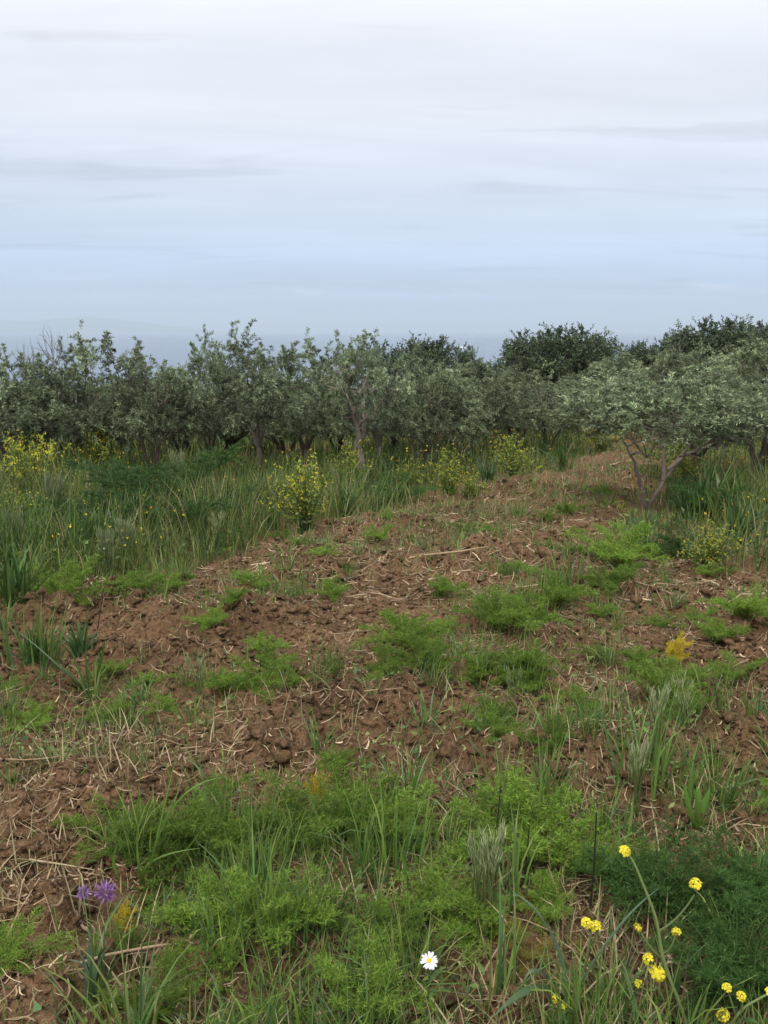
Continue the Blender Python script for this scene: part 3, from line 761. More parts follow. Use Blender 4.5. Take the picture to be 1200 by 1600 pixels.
grass_field(a, x, y, .03, .15, .0042 * (.7 + .12 * y), .7, .9, hz=.55 + .75 * fbm(x * 2, y * 2, 2, 93))
x, y = in_view(22000, 1.3, 30); k = RNG.uniform(0, 1, len(x)) < tilled(x, y) * .5 * sstep(.3, .6, fbm(x * 2.2, y * 2.2, 2, 92)); x, y = x[k], y[k]
grass_field(a, x, y, .02, .10, .0045 * (.7 + .12 * y), .7, 1.0)
x, y = in_view(16000, 1.4, 22); k = RNG.uniform(0, 1, len(x)) < tilled(x, y) * green(x, y) * sstep(.42, .6, fbm(x * 3.1, y * 3.1, 2, 94)); x, y = x[k], y[k]; n = len(x)
D = nrm(np.stack([RNG.normal(0, 1, n), RNG.normal(0, 1, n), RNG.uniform(-.1, .7, n)], -1)); SD = nrm(np.cross(D, np.array([[0, 0, 1.]]) + RNG.normal(0, .35, (n, 3))))
leaf_quads(a, np.stack([x, y, H(x, y) + RNG.uniform(.005, .06, n)], -1), D, SD, RNG.uniform(.02, .055, n) * (.7 + .06 * y), RNG.uniform(.010, .026, n) * (.7 + .06 * y), GREENS[RNG.integers(0, 5, n)] * np.exp(RNG.normal(0, .25, (n, 1))))
x, y = in_view(80000, 7.5, 34, wide=.45); k = RNG.uniform(0, 1, len(x)) < tilled(x, y) * (.12 + .88 * sstep(.36, .58, fbm(x * 1.1, y * .8, 3, 57)) + .5 * sstep(13, 17, y)) * sstep(7, 11, y); x, y = x[k], y[k]
grass_field(a, x, y, .05, .20, .0048 * (.6 + .10 * y), .6, .9, cols=np.concatenate([GREENS, np.array([(.22, .22, .09), (.26, .22, .11)])]), dry=.12)
tag(link('low_weeds', a.mesh('low_weeds', M_GRASS)), 'low green weeds sprouting through the tilled strip', 'weeds', kind='stuff')
# dry matted grass in the near weeds
a = Acc()
x, y = in_view(9000, 1.3, 4.2); k = RNG.uniform(0, 1, len(x)) < (.15 + .7 * sstep(.45, .6, fbm(x * 3, y * 3, 2, 95))) ; x, y = x[k], y[k]
grass_field(a, x, y, .06, .2, .004, 1.1, .8, cols=np.array([(.34, .27, .15), (.26, .19, .11), (.40, .33, .2), (.20, .2, .09)]), dry=0)
tag(link('dead_grass', a.mesh('dead_grass', M_STRAW)), 'withered tan grass matted among the near weeds', 'dead grass', kind='stuff')

# tall verge grass on both sides of the tilled strip and under the trees
VERGE = np.array([(.052, .105, .022), (.032, .074, .022), (.085, .145, .032), (.042, .090, .032), (.12, .165, .05), (.15, .17, .08)]) * np.array([1.15, 1.06, .85])
a = Acc()
x, y = in_view(136000, 4.6, 46, wide=.60, pad=1.2)
T = tilled(x, y)
k = (RNG.uniform(0, 1, len(x)) < (1 - T) ** 2 * (.35 + .65 * sstep(.3, .55, fbm(x * .9, y * .9, 2, 97)))); x, y = x[k], y[k]; T = T[k]
xl = np.interp(y, LBy, LBx, left=-30); xr = np.interp(y, RBy, RBx, left=30)
inside = np.clip(np.maximum(xl - x, x - xr) / 1.2, 0, 1)
hz = (.4 + .6 * inside) * (.28 + 1.45 * fbm(x * .7, y * .7, 2, 99)) * (1 - .45 * sstep(10.5, 13, y)) * np.where(x > 3 + .2 * y, .7, 1.0)
hz = hz * (1 - .8 * np.exp(-(((x - x_at(1005, 11.4)) / 1.2) ** 2 + ((y - 10.9) / 1.3) ** 2)))
patchc = fbm(x * .6 + 3, y * .6, 2, 103)
n = len(x)
ci = np.where(patchc < .45, RNG.integers(0, 3, n), RNG.integers(2, 6, n))
C = VERGE[ci] * np.exp(RNG.normal(0, .2, (n, 1)))
d = RNG.uniform(0, 1, n) < .05; C[d] = np.array((.30, .25, .12))
blades(a, np.stack([x, y, H(x, y) - .01], -1), RNG.uniform(.35, .95, n) * hz, RNG.uniform(0, 6.28, n), np.abs(RNG.normal(0, .32, n)), np.abs(RNG.normal(0, .8, n)), .007 * (.45 + .10 * y) * RNG.uniform(.6, 1.4, n), C, 4)
tag(link('verge_grass', a.mesh('verge_grass', M_GRASS)), 'tall dark green grass along both verges and under the olives', 'grass', kind='stuff')
# small leafy weeds mixed through the verge
a = Acc()
x, y = in_view(26000, 4.8, 34, wide=.6, pad=1.2); T = tilled(x, y)
k = RNG.uniform(0, 1, len(x)) < (1 - T) * sstep(.4, .6, fbm(x * .8 + 9, y * .8, 2, 105)) * (1 - np.exp(-(((x - x_at(1005, 11.4)) / 1.2) ** 2 + ((y - 10.9) / 1.3) ** 2))); x, y = x[k], y[k]; n = len(x)
D = nrm(np.stack([RNG.normal(0, 1, n), RNG.normal(0, 1, n), RNG.uniform(-.2, .9, n)], -1)); SD = nrm(np.cross(D, RNG.normal(size=(n, 3))))
B = np.stack([x, y, H(x, y) + RNG.uniform(.03, .5, n) * (.4 + .8 * fbm(x * .7, y * .7, 2, 99))], -1)
leaf_quads(a, B, D, SD, RNG.uniform(.03, .09, n) * (.7 + .03 * y), RNG.uniform(.012, .035, n) * (.7 + .03 * y), VERGE[RNG.integers(0, 5, n)] * np.exp(RNG.normal(.1, .25, (n, 1))))
tag(link('verge_weeds', a.mesh('verge_weeds', M_GRASS)), 'leafy weeds growing through the tall verge grass', 'weeds', kind='stuff')
# yellow and orange blossom dots through the verge
a = Acc()
x, y = in_view(5200, 6, 34, wide=.6, pad=1.0); T = tilled(x, y)
k = RNG.uniform(0, 1, len(x)) < (1 - T) * sstep(.48, .66, fbm(x * .7 + 2, y * .7 + 5, 2, 107)); x, y = x[k], y[k]; n = len(x)
B = np.stack([x, y, H(x, y) + RNG.uniform(.25, .7, n) * (.5 + .7 * fbm(x * .7, y * .7, 2, 99))], -1)
for q in range(3):
    D = nrm(RNG.normal(size=(n, 3))); leaf_quads(a, B, D, nrm(np.cross(D, RNG.normal(size=(n, 3)))), np.full(n, .018) * (.6 + .05 * y), np.full(n, .016) * (.6 + .05 * y),
        np.where(RNG.uniform(0, 1, (n, 1)) < .12, np.array([[.75, .30, .05]]), np.array([[.62, .52, .06]])) * np.exp(RNG.normal(0, .15, (n, 1))))
tag(link('verge_blossom', a.mesh('verge_blossom', M_PETAL)), 'small yellow blossoms dotted through the verge grass', 'flowers', kind='stuff')

# ------------------------------------------------------------------ plants one can tell apart
def make_fennel(seed, L=.26, nf=13, col=(.09, .17, .022), upr=.8, tips=(.22, .32, .05)):
    rg = np.random.default_rng(seed); S, K = Acc(), Acc()
    for f in range(nf):
        az = rg.uniform(0, 6.28); tilt = rg.uniform(.25, 1.35) / upr * .8
        l = L * rg.uniform(.65, 1.2)
        o = np.array([math.cos(az), math.sin(az), 0])
        p1 = o * l * .45 * math.sin(tilt) + np.array([0, 0, l * .7 * math.cos(tilt * .6)])
        p2 = o * l * (math.sin(tilt) + .12) + np.array([0, 0, l * (math.cos(tilt) + .05)])
        R = bez((rg.normal(0, .012), rg.normal(0, .012), -.02), p1, p2, 12)
        tube(S, R, np.linspace(.0032, .0008, 12), np.array(col) * 1.25, 4)
        tan = nrm(np.gradient(R, axis=0))
        side = nrm(np.cross(tan, [0, 0, 1.0]) + 1e-6); upn = np.cross(side, tan)
        PB, PD, PL = [], [], []
        for k in range(3, 12):
            for sg in (-1, 1, 0.2):
                tt = k / 11
                PB.append(R[k]); PD.append(nrm(tan[k] * .6 + side[k] * sg * .85 + upn[k] * rg.normal(.15, .3) + rg.normal(0, .12, 3))); PL.append(l * .38 * (1.1 - tt * .75) * rg.uniform(.7, 1.2))
        PB, PD, PL = np.array(PB), np.array(PD), np.array(PL); m = len(PB)
        ts = np.linspace(0, 1, 3)[None, :, None]
        C = np.clip(np.array(col) * np.exp(rg.normal(0, .12, (m, 1))), 0, 1)
        ribbons(K, PB[:, None] + PD[:, None] * PL[:, None, None] * ts, np.full((m, 3), .0018), nrm(np.cross(PD, rg.normal(size=(m, 3)))), C)
        q = 10
        tq = np.tile(np.linspace(.15, 1.02, q), m); ii = np.repeat(np.arange(m), q)
        TB = PB[ii] + PD[ii] * (PL[ii] * tq)[:, None]
        for rep in range(2):
            TD = nrm(PD[ii] * .7 + rg.normal(size=(m * q, 3)) * .7)
            TL = rg.uniform(.012, .034, m * q) * (L / .26)
            fr = rg.uniform(0, 1, (m * q, 1))
            TC = (np.array(col) * (1 - fr) + np.array(tips) * fr) * np.exp(rg.normal(0, .15, (m * q, 1)))
            leaf_quads(K, TB, TD, nrm(np.cross(TD, rg.normal(size=(m * q, 3)))), TL, np.full(m * q, .0031), TC, 0)
    return S.mesh('stem', M_FENNEL), K.mesh('foliage', M_FENNEL)
FEN = [make_fennel(200 + i, upr=(.7, .85, 1.0, .75, .9)[i], nf=(15, 13, 11, 16, 12)[i]) for i in range(5)]
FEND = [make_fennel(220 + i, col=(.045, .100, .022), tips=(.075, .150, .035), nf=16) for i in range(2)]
FENY = make_fennel(230, col=(.45, .35, .03), tips=(.6, .48, .04), nf=9, upr=1.1)
FENB = make_fennel(231, col=(.17, .14, .03), tips=(.24, .20, .05), nf=8)
def fennel(px_, py_, wpx, label, kinds=FEN, k=0, name='fennel_plant', cat='fennel', group='fennel clumps', hs=1.0):
    x, y = G(px_, py_); s = wpx / FPX * (y + .3) / .44
    o = tag(link(name, None, None, (x, y, float(H(x, y)) - .005), RNG.uniform(0, 6.28), (s, s, s * hs)), label, cat, group)
    link('stem', kinds[k][0], o); tag(link('foliage', kinds[k][1], o), kind='stuff')
    return o
FL = [(265, 1330, 190, 'largest bright fennel clump on the left, behind the tall wide grass blades'), (170, 1330, 110, 'small fennel tuft at the left end of the front weeds'), (350, 1345, 130, 'fennel just left of the reddish-brown withered one'),
      (465, 1325, 150, 'fennel left of the broad yellow-tipped clump'), (545, 1310, 190, 'broad fennel under the yellow flowering tip near the middle'), (620, 1325, 140, 'fennel at the right end of the middle clump'),
      (770, 1345, 170, 'fennel at the left of the tall grass right of the middle'), (850, 1340, 170, 'fennel among tall grass right of the middle'), (920, 1375, 150, 'fennel left of the lone high yellow flower head'),
      (690, 1450, 165, 'big low fennel above the white daisy'), (750, 1480, 150, 'fennel behind the pale oat heads'), (850, 1440, 120, 'fennel behind the blue-green arching blade'), (560, 1590, 220, 'wide fennel at the bottom edge left of the daisy'),
      (330, 1495, 210, 'fennel right of the small yellow flower tuft'), (420, 1480, 200, 'fennel in the middle of the lower left weeds'), (20, 1575, 130, 'fennel cut off by the lower left corner'), (190, 1515, 80, 'small fennel under the small yellow flower tuft'),
      (620, 1480, 150, 'fennel left of the big low one above the daisy'),
      (635, 1020, 110, 'rounded fennel on the bare soil right of centre'), (770, 990, 110, 'left half of the bright fennel pair on the tilled soil'), (825, 1000, 100, 'right half of the bright fennel pair on the tilled soil'),
      (820, 1100, 80, 'small fennel between the two lone soil stalks'), (1030, 1120, 110, 'fennel below the yellowed one'), (1000, 1060, 70, 'small fennel left of the yellowed one'), (780, 1185, 80, 'lone fennel on soil above the front tall grass'),
      (660, 1095, 100, 'flat fennel on soil left of the small one'), (400, 1100, 100, 'fennel on bare soil left of centre'), (1110, 1030, 80, 'small fennel right of the yellowed one'), (1165, 1000, 90, 'fennel near the right edge above bare soil'),
      (970, 890, 120, 'bright fennel at the foot of the right verge'), (100, 960, 120, 'fennel in front of the left verge grass'), (520, 945, 60, 'small fennel on the far tilled soil'), (610, 1060, 70, 'small fennel below the rounded one'), (870, 960, 90, 'fennel in the green patch right of centre'),
      (1150, 1090, 70, 'small fennel at the right edge on soil'), (950, 940, 80, 'fennel in the right green patch near the verge'), (230, 960, 60, 'small fennel on soil near the left verge'), (690, 940, 60, 'small fennel on the far soil by the bright pair')]
for i, (a_, b_, c_, l_) in enumerate(FL): fennel(a_, b_, c_ * (.92 if b_ > 1400 else 1.1), l_, FEN, i % 5, hs=.8)
def clear_of(x, y):
    ok = np.ones(len(x), bool)
    for q, r in (((150, 1470), .34), ((668, 1600), .16), ((130, 1520), .3)):
        a_, b_ = G(*q); ok &= np.hypot(x - a_, y - b_) > r
    return ok
def small_fennel(x, y, s, label, group):
    o = tag(link('small_fennel', None, None, (x, y, float(H(x, y)) - .005), RNG.uniform(0, 6.28), (s, s, s * RNG.uniform(.6, .9))), label, 'fennel', group)
    k = int(RNG.integers(0, 5)); link('stem', FEN[k][0], o); tag(link('foliage', FEN[k][1], o), kind='stuff')
x, y = in_view(900, 1.75, 13); gk = RNG.uniform(0, 1, len(x)) < tilled(x, y) * (.05 + .75 * green(x, y)) * (.35 + .65 * (y > 3.6)); gk &= clear_of(x, y); x, y = x[gk][:100], y[gk][:100]
labs = name_apart('small fennel seedling', list(zip(x, y)))
for i in range(len(x)):
    near = y[i] < 3.6
    small_fennel(x[i], y[i], RNG.uniform(.3, .6) * (.8 + .05 * y[i]), labs[i], 'fennel seedlings in the front weeds' if near else 'fennel seedlings on the tilled soil')
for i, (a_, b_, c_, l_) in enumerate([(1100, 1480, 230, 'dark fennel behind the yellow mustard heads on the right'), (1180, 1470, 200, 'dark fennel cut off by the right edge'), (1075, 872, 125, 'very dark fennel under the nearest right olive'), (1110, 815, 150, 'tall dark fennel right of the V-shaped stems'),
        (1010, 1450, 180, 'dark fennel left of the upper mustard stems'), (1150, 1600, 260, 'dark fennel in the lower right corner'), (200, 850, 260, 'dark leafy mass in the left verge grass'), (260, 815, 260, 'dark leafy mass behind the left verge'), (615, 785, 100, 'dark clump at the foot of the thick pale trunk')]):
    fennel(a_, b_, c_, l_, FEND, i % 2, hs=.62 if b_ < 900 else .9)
fennel(1045, 1058, 70, 'bright yellow withered fennel tuft on the right soil', [FENY]); fennel(492, 1262, 56, 'yellow tip standing above the middle fennel', [FENY], hs=1.5)
fennel(190, 1465, 56, 'small yellow tuft by the purple flowers', [FENY], hs=1.3); fennel(345, 1325, 80, 'brownish withered fennel in the left front weeds', [FENB]); fennel(820, 1520, 90, 'olive-brown withered fennel below the arching blade', [FENB])

# grass tufts
def make_tuft(seed, n=34, h=(.10, .26), w=.0055, cols=GREENS, lean=.42, curl=1.0, r=.025):
    a = Acc(); x = RNG.normal(0, r, n); y = RNG.normal(0, r, n)
    C = cols[RNG.integers(0, len(cols), n)] * np.exp(RNG.normal(0, .18, (n, 1)))
    az = np.arctan2(y, x) + RNG.normal(0, .7, n)
    tip = C * np.array([[1.25, 1.1, .9]])
    blades(a, np.stack([x, y, np.full(n, -.015)], -1), RNG.uniform(*h, n), az, np.abs(RNG.normal(.12, lean, n)), np.abs(RNG.normal(.2, curl, n)), w * RNG.uniform(.6, 1.4, n), C, 5, tip)
    return a.mesh('grass_tuft', M_GRASS)
TUFT = [make_tuft(i, n=(26, 34, 42, 30, 22, 38)[i], h=((.08, .2), (.10, .26), (.12, .3), (.06, .18), (.15, .34), (.1, .24))[i], w=(.0045, .005, .0055, .005, .0065, .0045)[i]) for i in range(6)]
SOFT = np.array([(.10, .18, .04), (.08, .16, .045), (.13, .20, .04)])
TUFT += [make_tuft(10, 60, (.12, .28), .0045, SOFT, .3, .8, .04), make_tuft(11, 48, (.16, .36), .0065, SOFT, .22, .7, .05), make_tuft(12, 22, (.16, .34), .008, np.array([(.11, .19, .04), (.10, .18, .06), (.14, .21, .05)]), .35, 1.0, .04), make_tuft(13, 16, (.13, .27), .0095, np.array([(.12, .20, .09), (.13, .22, .04)]), .45, 1.1, .03)]
def tuft(x, y, s, k, label, group='grass tufts'):
    o = link('grass_tuft', TUFT[k], None, (x, y, float(H(x, y))), RNG.uniform(0, 6.28), float(s)); tag(o, label, 'grass', group)
for i, (a_, b_, s_, k_, l_) in enumerate([(520, 1075, 1.0, 6, 'upright grass tuft on bare soil left of the rounded fennel'), (380, 1320, 1.0, 7, 'dense grass behind the brownish withered fennel'), (780, 1300, 1.0, 7, 'tall grass tuft at the left of the right front weeds'), (840, 1290, 1.1, 7, 'tallest upright grass tuft right of the middle'), (560, 1390, 1.0, 6, 'grass tuft in front of the broad middle fennel'),
        (400, 1400, 1.1, 6, 'blue-green grass in the middle of the left front weeds'), (150, 1100, .9, 2, 'grass tuft on soil at the left'), (330, 1090, .9, 1, 'short grass tuft among straw left of centre'), (300, 1130, .9, 3, 'pale short grass tuft on the clods'), (60, 1060, 1.3, 7, 'broad tall grass clump at the left edge'), (870, 940, 1.3, 7, 'bright tall grass patch right of centre'), (920, 930, 1.2, 6, 'bright grass right of the tall centre-right patch'),
        (640, 1260, .9, 1, 'grass tuft behind the middle fennel'), (1000, 1250, 1.2, 7, 'tall pale grass near the right edge of the front weeds'), (1070, 1290, 1.1, 6, 'grass clump right of the lone high flower head'), (500, 1470, 1.1, 6, 'grass clump among the lower middle fennel'), (150, 1590, 1.0, 4, 'upright grass at the bottom left'), (640, 1560, 1.0, 2, 'grass tuft under the daisy'), (780, 1580, 1.1, 4, 'coarse grass at the bottom right of the daisy'), (960, 1600, 1.0, 5, 'grass at the foot of the mustard'),
        (240, 1360, 1.1, 6, 'grass in front of the largest left fennel'), (720, 1320, .9, 1, 'thin grass between the middle and right weeds')]):
    X_, Y_ = G(a_, b_); tuft(X_, Y_, s_, k_, l_)
x, y = in_view(3200, 1.7, 15)
k = (RNG.uniform(0, 1, len(x)) < tilled(x, y) * (.05 + .8 * green(x, y))) & clear_of(x, y); x, y = x[k][:240], y[k][:240]
labs = name_apart('small grass tuft', list(zip(x, y)))
for i in range(len(x)):
    tuft(x[i], y[i], RNG.uniform(.55, 1.05) * (.85 + .03 * y[i]) * (1.12 if y[i] < 3.6 else 1), int(RNG.integers(0, 10)), labs[i], 'small grass tufts on the tilled strip' if y[i] > 3.6 else 'small grass tufts in the front weeds')

# ------------------------------------------------------------------ mustard bushes in flower along the verges
def make_bush(seed, h=.8, n=30, nf=260, leafc=(.14, .19, .035), ball=.5):
    rg = np.random.default_rng(seed); S, L, Fw = Acc(), Acc(), Acc()
    tips = []
    for i in range(n):
        az = rg.uniform(0, 6.28); sp = rg.uniform(.05, ball)
        e = np.array([math.cos(az) * sp, math.sin(az) * sp, h * rg.uniform(.55, 1.05) * (1 - .35 * (sp / ball) ** 2)])
        P = bez((rg.normal(0, .03), rg.normal(0, .03), -.02), e * np.array([.35, .35, .55]), e, 7)
        tube(S, P, np.linspace(.006, .002, 7), (.10, .15, .05), 4)
        for q in range(5):
            k = rg.integers(3, 7); d = nrm(rg.normal(size=3) * .6 + np.array([0, 0, .8])); e2 = P[k] + d * rg.uniform(.05, .18) * h
            ribbons(S, np.stack([P[k], e2])[None], np.full((1, 2), .003), nrm(rg.normal(size=(1, 3))), np.array([[.10, .15, .05]])); tips.append(e2)
        tips.append(P[-1])
        m = 16; ii = rg.integers(1, 7, m); D = nrm(rg.normal(size=(m, 3)) + np.array([0, 0, .3]))
        leaf_quads(L, P[ii], D, nrm(np.cross(D, rg.normal(size=(m, 3)))), rg.uniform(.04, .12, m), rg.uniform(.015, .035, m), np.array(leafc) * np.exp(rg.normal(0, .25, (m, 1))))
    tips = np.array(tips); pk = tips[rg.integers(0, len(tips), nf)] + rg.normal(0, .014, (nf, 3))
    for q in range(3):
        D = nrm(rg.normal(size=(nf, 3))); leaf_quads(Fw, pk, D, nrm(np.cross(D, rg.normal(size=(nf, 3)))), rg.uniform(.010, .019, nf), np.full(nf, .013), np.array((.58, .54, .06)) * np.exp(rg.normal(0, .22, (nf, 1))))
    return S.mesh('stem', M_GRASS), L.mesh('leaves', M_GRASS), Fw.mesh('blossom', M_PETAL)
BUSH = [make_bush(300, nf=420, n=40), make_bush(301, h=.9, nf=560, n=44, ball=.46), make_bush(302, h=.7, nf=900, n=46, ball=.55)]
for i, (px_, py_, wpx, k, hs, lab) in enumerate([(478, 838, 120, 1, 1.05, 'yellow flowering mustard bush in front of the middle olives, the largest'), (50, 790, 120, 2, 1.15, 'dense yellow mustard bush at the left edge'), (700, 778, 80, 0, 1.0, 'yellow mustard bush right of the many-stemmed olive'), (735, 782, 60, 1, .8, 'small yellow mustard bush at the track edge'),
        (800, 755, 80, 0, 1.0, 'yellow mustard bush under the silvery olives'), (938, 715, 62, 2, 1.2, 'round bright yellow bush at the far end of the track'), (1108, 895, 100, 1, .8, 'yellow mustard bush in the right verge'), (1195, 715, 60, 2, 1.1, 'bright yellow bush at the right edge under the olives'),
        (150, 755, 90, 0, 1.0, 'yellow mustard behind the left verge grass'), (545, 770, 80, 0, 1.1, 'yellow mustard left of the thick pale trunk'), (640, 765, 60, 0, .9, 'sparse yellow mustard by the many-stemmed olive'), (965, 812, 55, 0, .6, 'sparse yellow mustard left of the V-shaped stems'), (1070, 760, 70, 0, 1.0, 'sparse yellow mustard behind the V-shaped stems'), (20, 850, 110, 0, .8, 'sparse yellow mustard in the left verge grass')]):
    x, y = G(px_, py_); s = wpx / FPX * (y + .3) / .9
    o = tag(link('mustard_bush', None, None, (x, y, float(H(x, y, False))), RNG.uniform(0, 6.28), (s, s, s * hs)), lab, 'mustard', 'mustard bushes in flower')
    st, lf, bl = BUSH[k]; link('stem', st, o); tag(link('leaves', lf, o), kind='stuff'); tag(link('blossom', bl, o), kind='stuff')

# dark coarse weeds (thistle, artichoke-like) in the verges
def make_coarse(seed, n=26, L=(.3, .6), W=.05, col=(.05, .10, .03)):
    rg = np.random.default_rng(seed); a = Acc()
    B = np.stack([rg.normal(0, .05, n), rg.normal(0, .05, n), np.full(n, -.02)], -1)
    blades(a, B, rg.uniform(*L, n), rg.uniform(0, 6.28, n), np.abs(rg.normal(.25, .35, n)), np.abs(rg.normal(.5, .6, n)), W * rg.uniform(.5, 1.2, n), np.array(col) * np.exp(rg.normal(0, .25, (n, 1))), 6)
    return a.mesh('leaf_rosette', M_GRASS)
COARSE = [make_coarse(320, 44, (.2, .55), .03, (.05, .105, .03)), make_coarse(321, 46, (.2, .6), .026, (.075, .14, .035)), make_coarse(322, 50, (.15, .42), .028, (.065, .13, .032))]
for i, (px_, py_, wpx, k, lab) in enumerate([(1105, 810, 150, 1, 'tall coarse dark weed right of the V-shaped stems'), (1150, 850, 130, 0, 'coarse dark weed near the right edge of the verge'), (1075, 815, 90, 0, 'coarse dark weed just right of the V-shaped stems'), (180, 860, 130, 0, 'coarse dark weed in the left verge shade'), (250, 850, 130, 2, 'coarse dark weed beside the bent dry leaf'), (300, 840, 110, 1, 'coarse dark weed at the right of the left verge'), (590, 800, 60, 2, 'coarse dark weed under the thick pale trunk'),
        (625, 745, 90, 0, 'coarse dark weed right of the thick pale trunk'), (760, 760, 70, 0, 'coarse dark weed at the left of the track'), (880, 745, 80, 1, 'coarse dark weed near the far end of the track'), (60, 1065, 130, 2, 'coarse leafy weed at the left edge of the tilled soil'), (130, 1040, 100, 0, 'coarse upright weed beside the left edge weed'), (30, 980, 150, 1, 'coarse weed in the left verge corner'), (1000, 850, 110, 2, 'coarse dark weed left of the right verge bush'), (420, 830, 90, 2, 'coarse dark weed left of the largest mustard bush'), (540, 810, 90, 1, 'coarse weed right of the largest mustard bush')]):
    x, y = G(px_, py_); s = wpx / FPX * (y + .3) / .7
    tag(link('coarse_weed', COARSE[k], None, (x, y, float(H(x, y))), RNG.uniform(0, 6.28), s), lab, 'weed', 'coarse weeds of the verges')

# ------------------------------------------------------------------ wild oats: pale drooping heads
def make_oat(seed, n=16, h=.36, col=(.30, .34, .17), droop=.35):
    rg = np.random.default_rng(seed); S, Hd = Acc(), Acc()
    for i in range(n):
        az = rg.uniform(0, 6.28); o = np.array([math.cos(az), math.sin(az), 0]); l = h * rg.uniform(.75, 1.1)
        P = bez((rg.normal(0, .02), rg.normal(0, .02), -.02), o * .02 + np.array([0, 0, l * .8]), o * l * .3 * droop + np.array([0, 0, l * (1 - .12 * droop)]), 8)
        tube(S, P, np.linspace(.0022, .0012, 8), (.14, .19, .06), 4)
        m = 16; ii = rg.integers(4, 8, m); D = nrm(o * .25 * droop + rg.normal(size=(m, 3)) * .16 + np.array([0, 0, .9]))
        leaf_quads(Hd, P[ii] + rg.normal(0, .006, (m, 3)), D, nrm(np.cross(D, rg.normal(size=(m, 3)))), rg.uniform(.03, .06, m), np.full(m, .0038), np.array(col) * np.exp(rg.normal(0, .18, (m, 1))))
    return S.mesh('stem', M_GRASS), Hd.mesh('seed_heads', M_GRASS)
OAT = [make_oat(340), make_oat(341, 10, .3, (.26, .30, .14), .6), make_oat(342, 26, .3, (.20, .24, .12), .5)]
for i, (px_, py_, s, k, lab) in enumerate([(765, 1465, .85, 0, 'pale wild oat bunch in front of the fennel right of the middle'), (745, 1455, .7, 0, 'pale wild oat bunch left of the bigger one'), (1020, 1225, .9, 0, 'pale wild oats on soil near the right edge'), (310, 1115, .8, 1, 'pale oat tuft on the straw left of centre'), (200, 900, 1.5, 2, 'pale oat grass at the front of the left verge'), (170, 915, 1.4, 2, 'pale oat grass left of the verge front bunch'), (340, 870, 1.3, 1, 'tan oat stalks at the verge beside the far soil'),
        (30, 900, 1.7, 2, 'pale oat grass at the left edge'), (990, 1290, .8, 0, 'oats behind the lone high flower head'), (280, 780, 2.2, 2, 'pale grass heads behind the left verge'), (800, 1130, .6, 1, 'short oats on soil right of centre'), (1060, 1200, .8, 1, 'short oats at the right soil edge'), (90, 840, 2.0, 2, 'tall pale grass heads in the left verge')]):
    x, y = G(px_, py_); o = tag(link('wild_oat', None, None, (x, y, float(H(x, y))), RNG.uniform(0, 6.28), s), lab, 'oats', 'wild oats')
    link('stem', OAT[k][0], o); tag(link('seed_heads', OAT[k][1], o), kind='stuff')

# ------------------------------------------------------------------ broad grass plants with single leaves as parts
def leaf_strip(P, W, col, name='leaf', fold=.25):
    """one arching channelled leaf with thickness of shape: three rows of vertices"""
    P = np.asarray(P, float); n = len(P)
    tan = nrm(np.gradient(P, axis=0)); side = nrm(np.cross(tan, [0, 0, 1.]) + 1e-6); up = np.cross(side, tan)
    t = np.linspace(0, 1, n); w = W * np.interp(t, [0, .3, .7, 1], [.6, 1, .75, .06])
    V = np.stack([P - side * w[:, None] * .5 + up * w[:, None] * fold, P, P + side * w[:, None] * .5 + up * w[:, None] * fold], 1).reshape(-1, 3)
    i = np.arange(n - 1)[:, None] * 3
    F = np.concatenate([np.concatenate([i, i + 1, i + 4, i + 3], 1), np.concatenate([i + 1, i + 2, i + 5, i + 4], 1)])
    C = np.repeat(np.asarray(col)[None] * (.85 + .3 * t[:, None]), 3, 0)
    return mesh_np(name, V, [F], C, M_GRASS, True)
def broad_grass(px_, py_, leaves, label, cat='grass', name='broad_grass'):
    """leaves: (mid px, mid py, tip px, tip py, width, colour, dy toward camera)"""
    x, y = G(px_, py_); z = float(H(x, y)); b = np.array([x, y, z])
    o = tag(link(name, None, None, b), label, cat, 'broad-leaved grasses')
    for (mx, my, tx, ty, w, col, dy) in leaves:
        p1 = at_depth(mx, my, y + dy * .6) - b; p2 = at_depth(tx, ty, y + dy) - b
        link('leaf', leaf_strip(bez((RNG.normal(0, .008), RNG.normal(0, .008), -.02), p1, p2, 10), w * 1.5, col), o)
BG_, GG_ = (.13, .20, .12), (.13, .22, .04)
broad_grass(885, 1575, [(880, 1440, 800, 1393, .016, BG_, -.05), (960, 1440, 1030, 1388, .013, BG_, -.1), (850, 1510, 770, 1590, .02, (.07, .12, .05), -.15), (840, 1490, 820, 1530, .012, BG_, -.1)], 'blue-green grass with two long arching blades left of the mustard')
broad_grass(225, 1395, [(250, 1230, 345, 1215, .014, GG_, 0), (205, 1260, 232, 1140, .008, GG_, .0), (260, 1260, 275, 1180, .012, GG_, .05), (300, 1330, 330, 1270, .013, GG_, -.05), (200, 1340, 315, 1325, .012, GG_, -.1), (150, 1370, 195, 1300, .009, GG_, -.05)], 'tall bright grass with wide blades in the left fennel')
broad_grass(340, 1275, [(330, 1200, 285, 1183, .010, (.16, .24, .12), 0), (360, 1220, 395, 1240, .009, (.16, .24, .12), -.05), (345, 1220, 320, 1190, .008, GG_, .03)], 'curved pale grass blade on the soil behind the left fennel')
broad_grass(145, 1600, [(140, 1520, 120, 1480, .011, BG_, 0), (138, 1520, 142, 1442, .014, BG_, 0), (150, 1500, 105, 1500, .010, BG_, -.06), (140, 1530, 168, 1478, .009, BG_, -.05), (110, 1560, 108, 1512, .010, GG_, 0), (150, 1560, 155, 1500, .012, GG_, .02)], 'young blue-green shoot near the lower left corner')
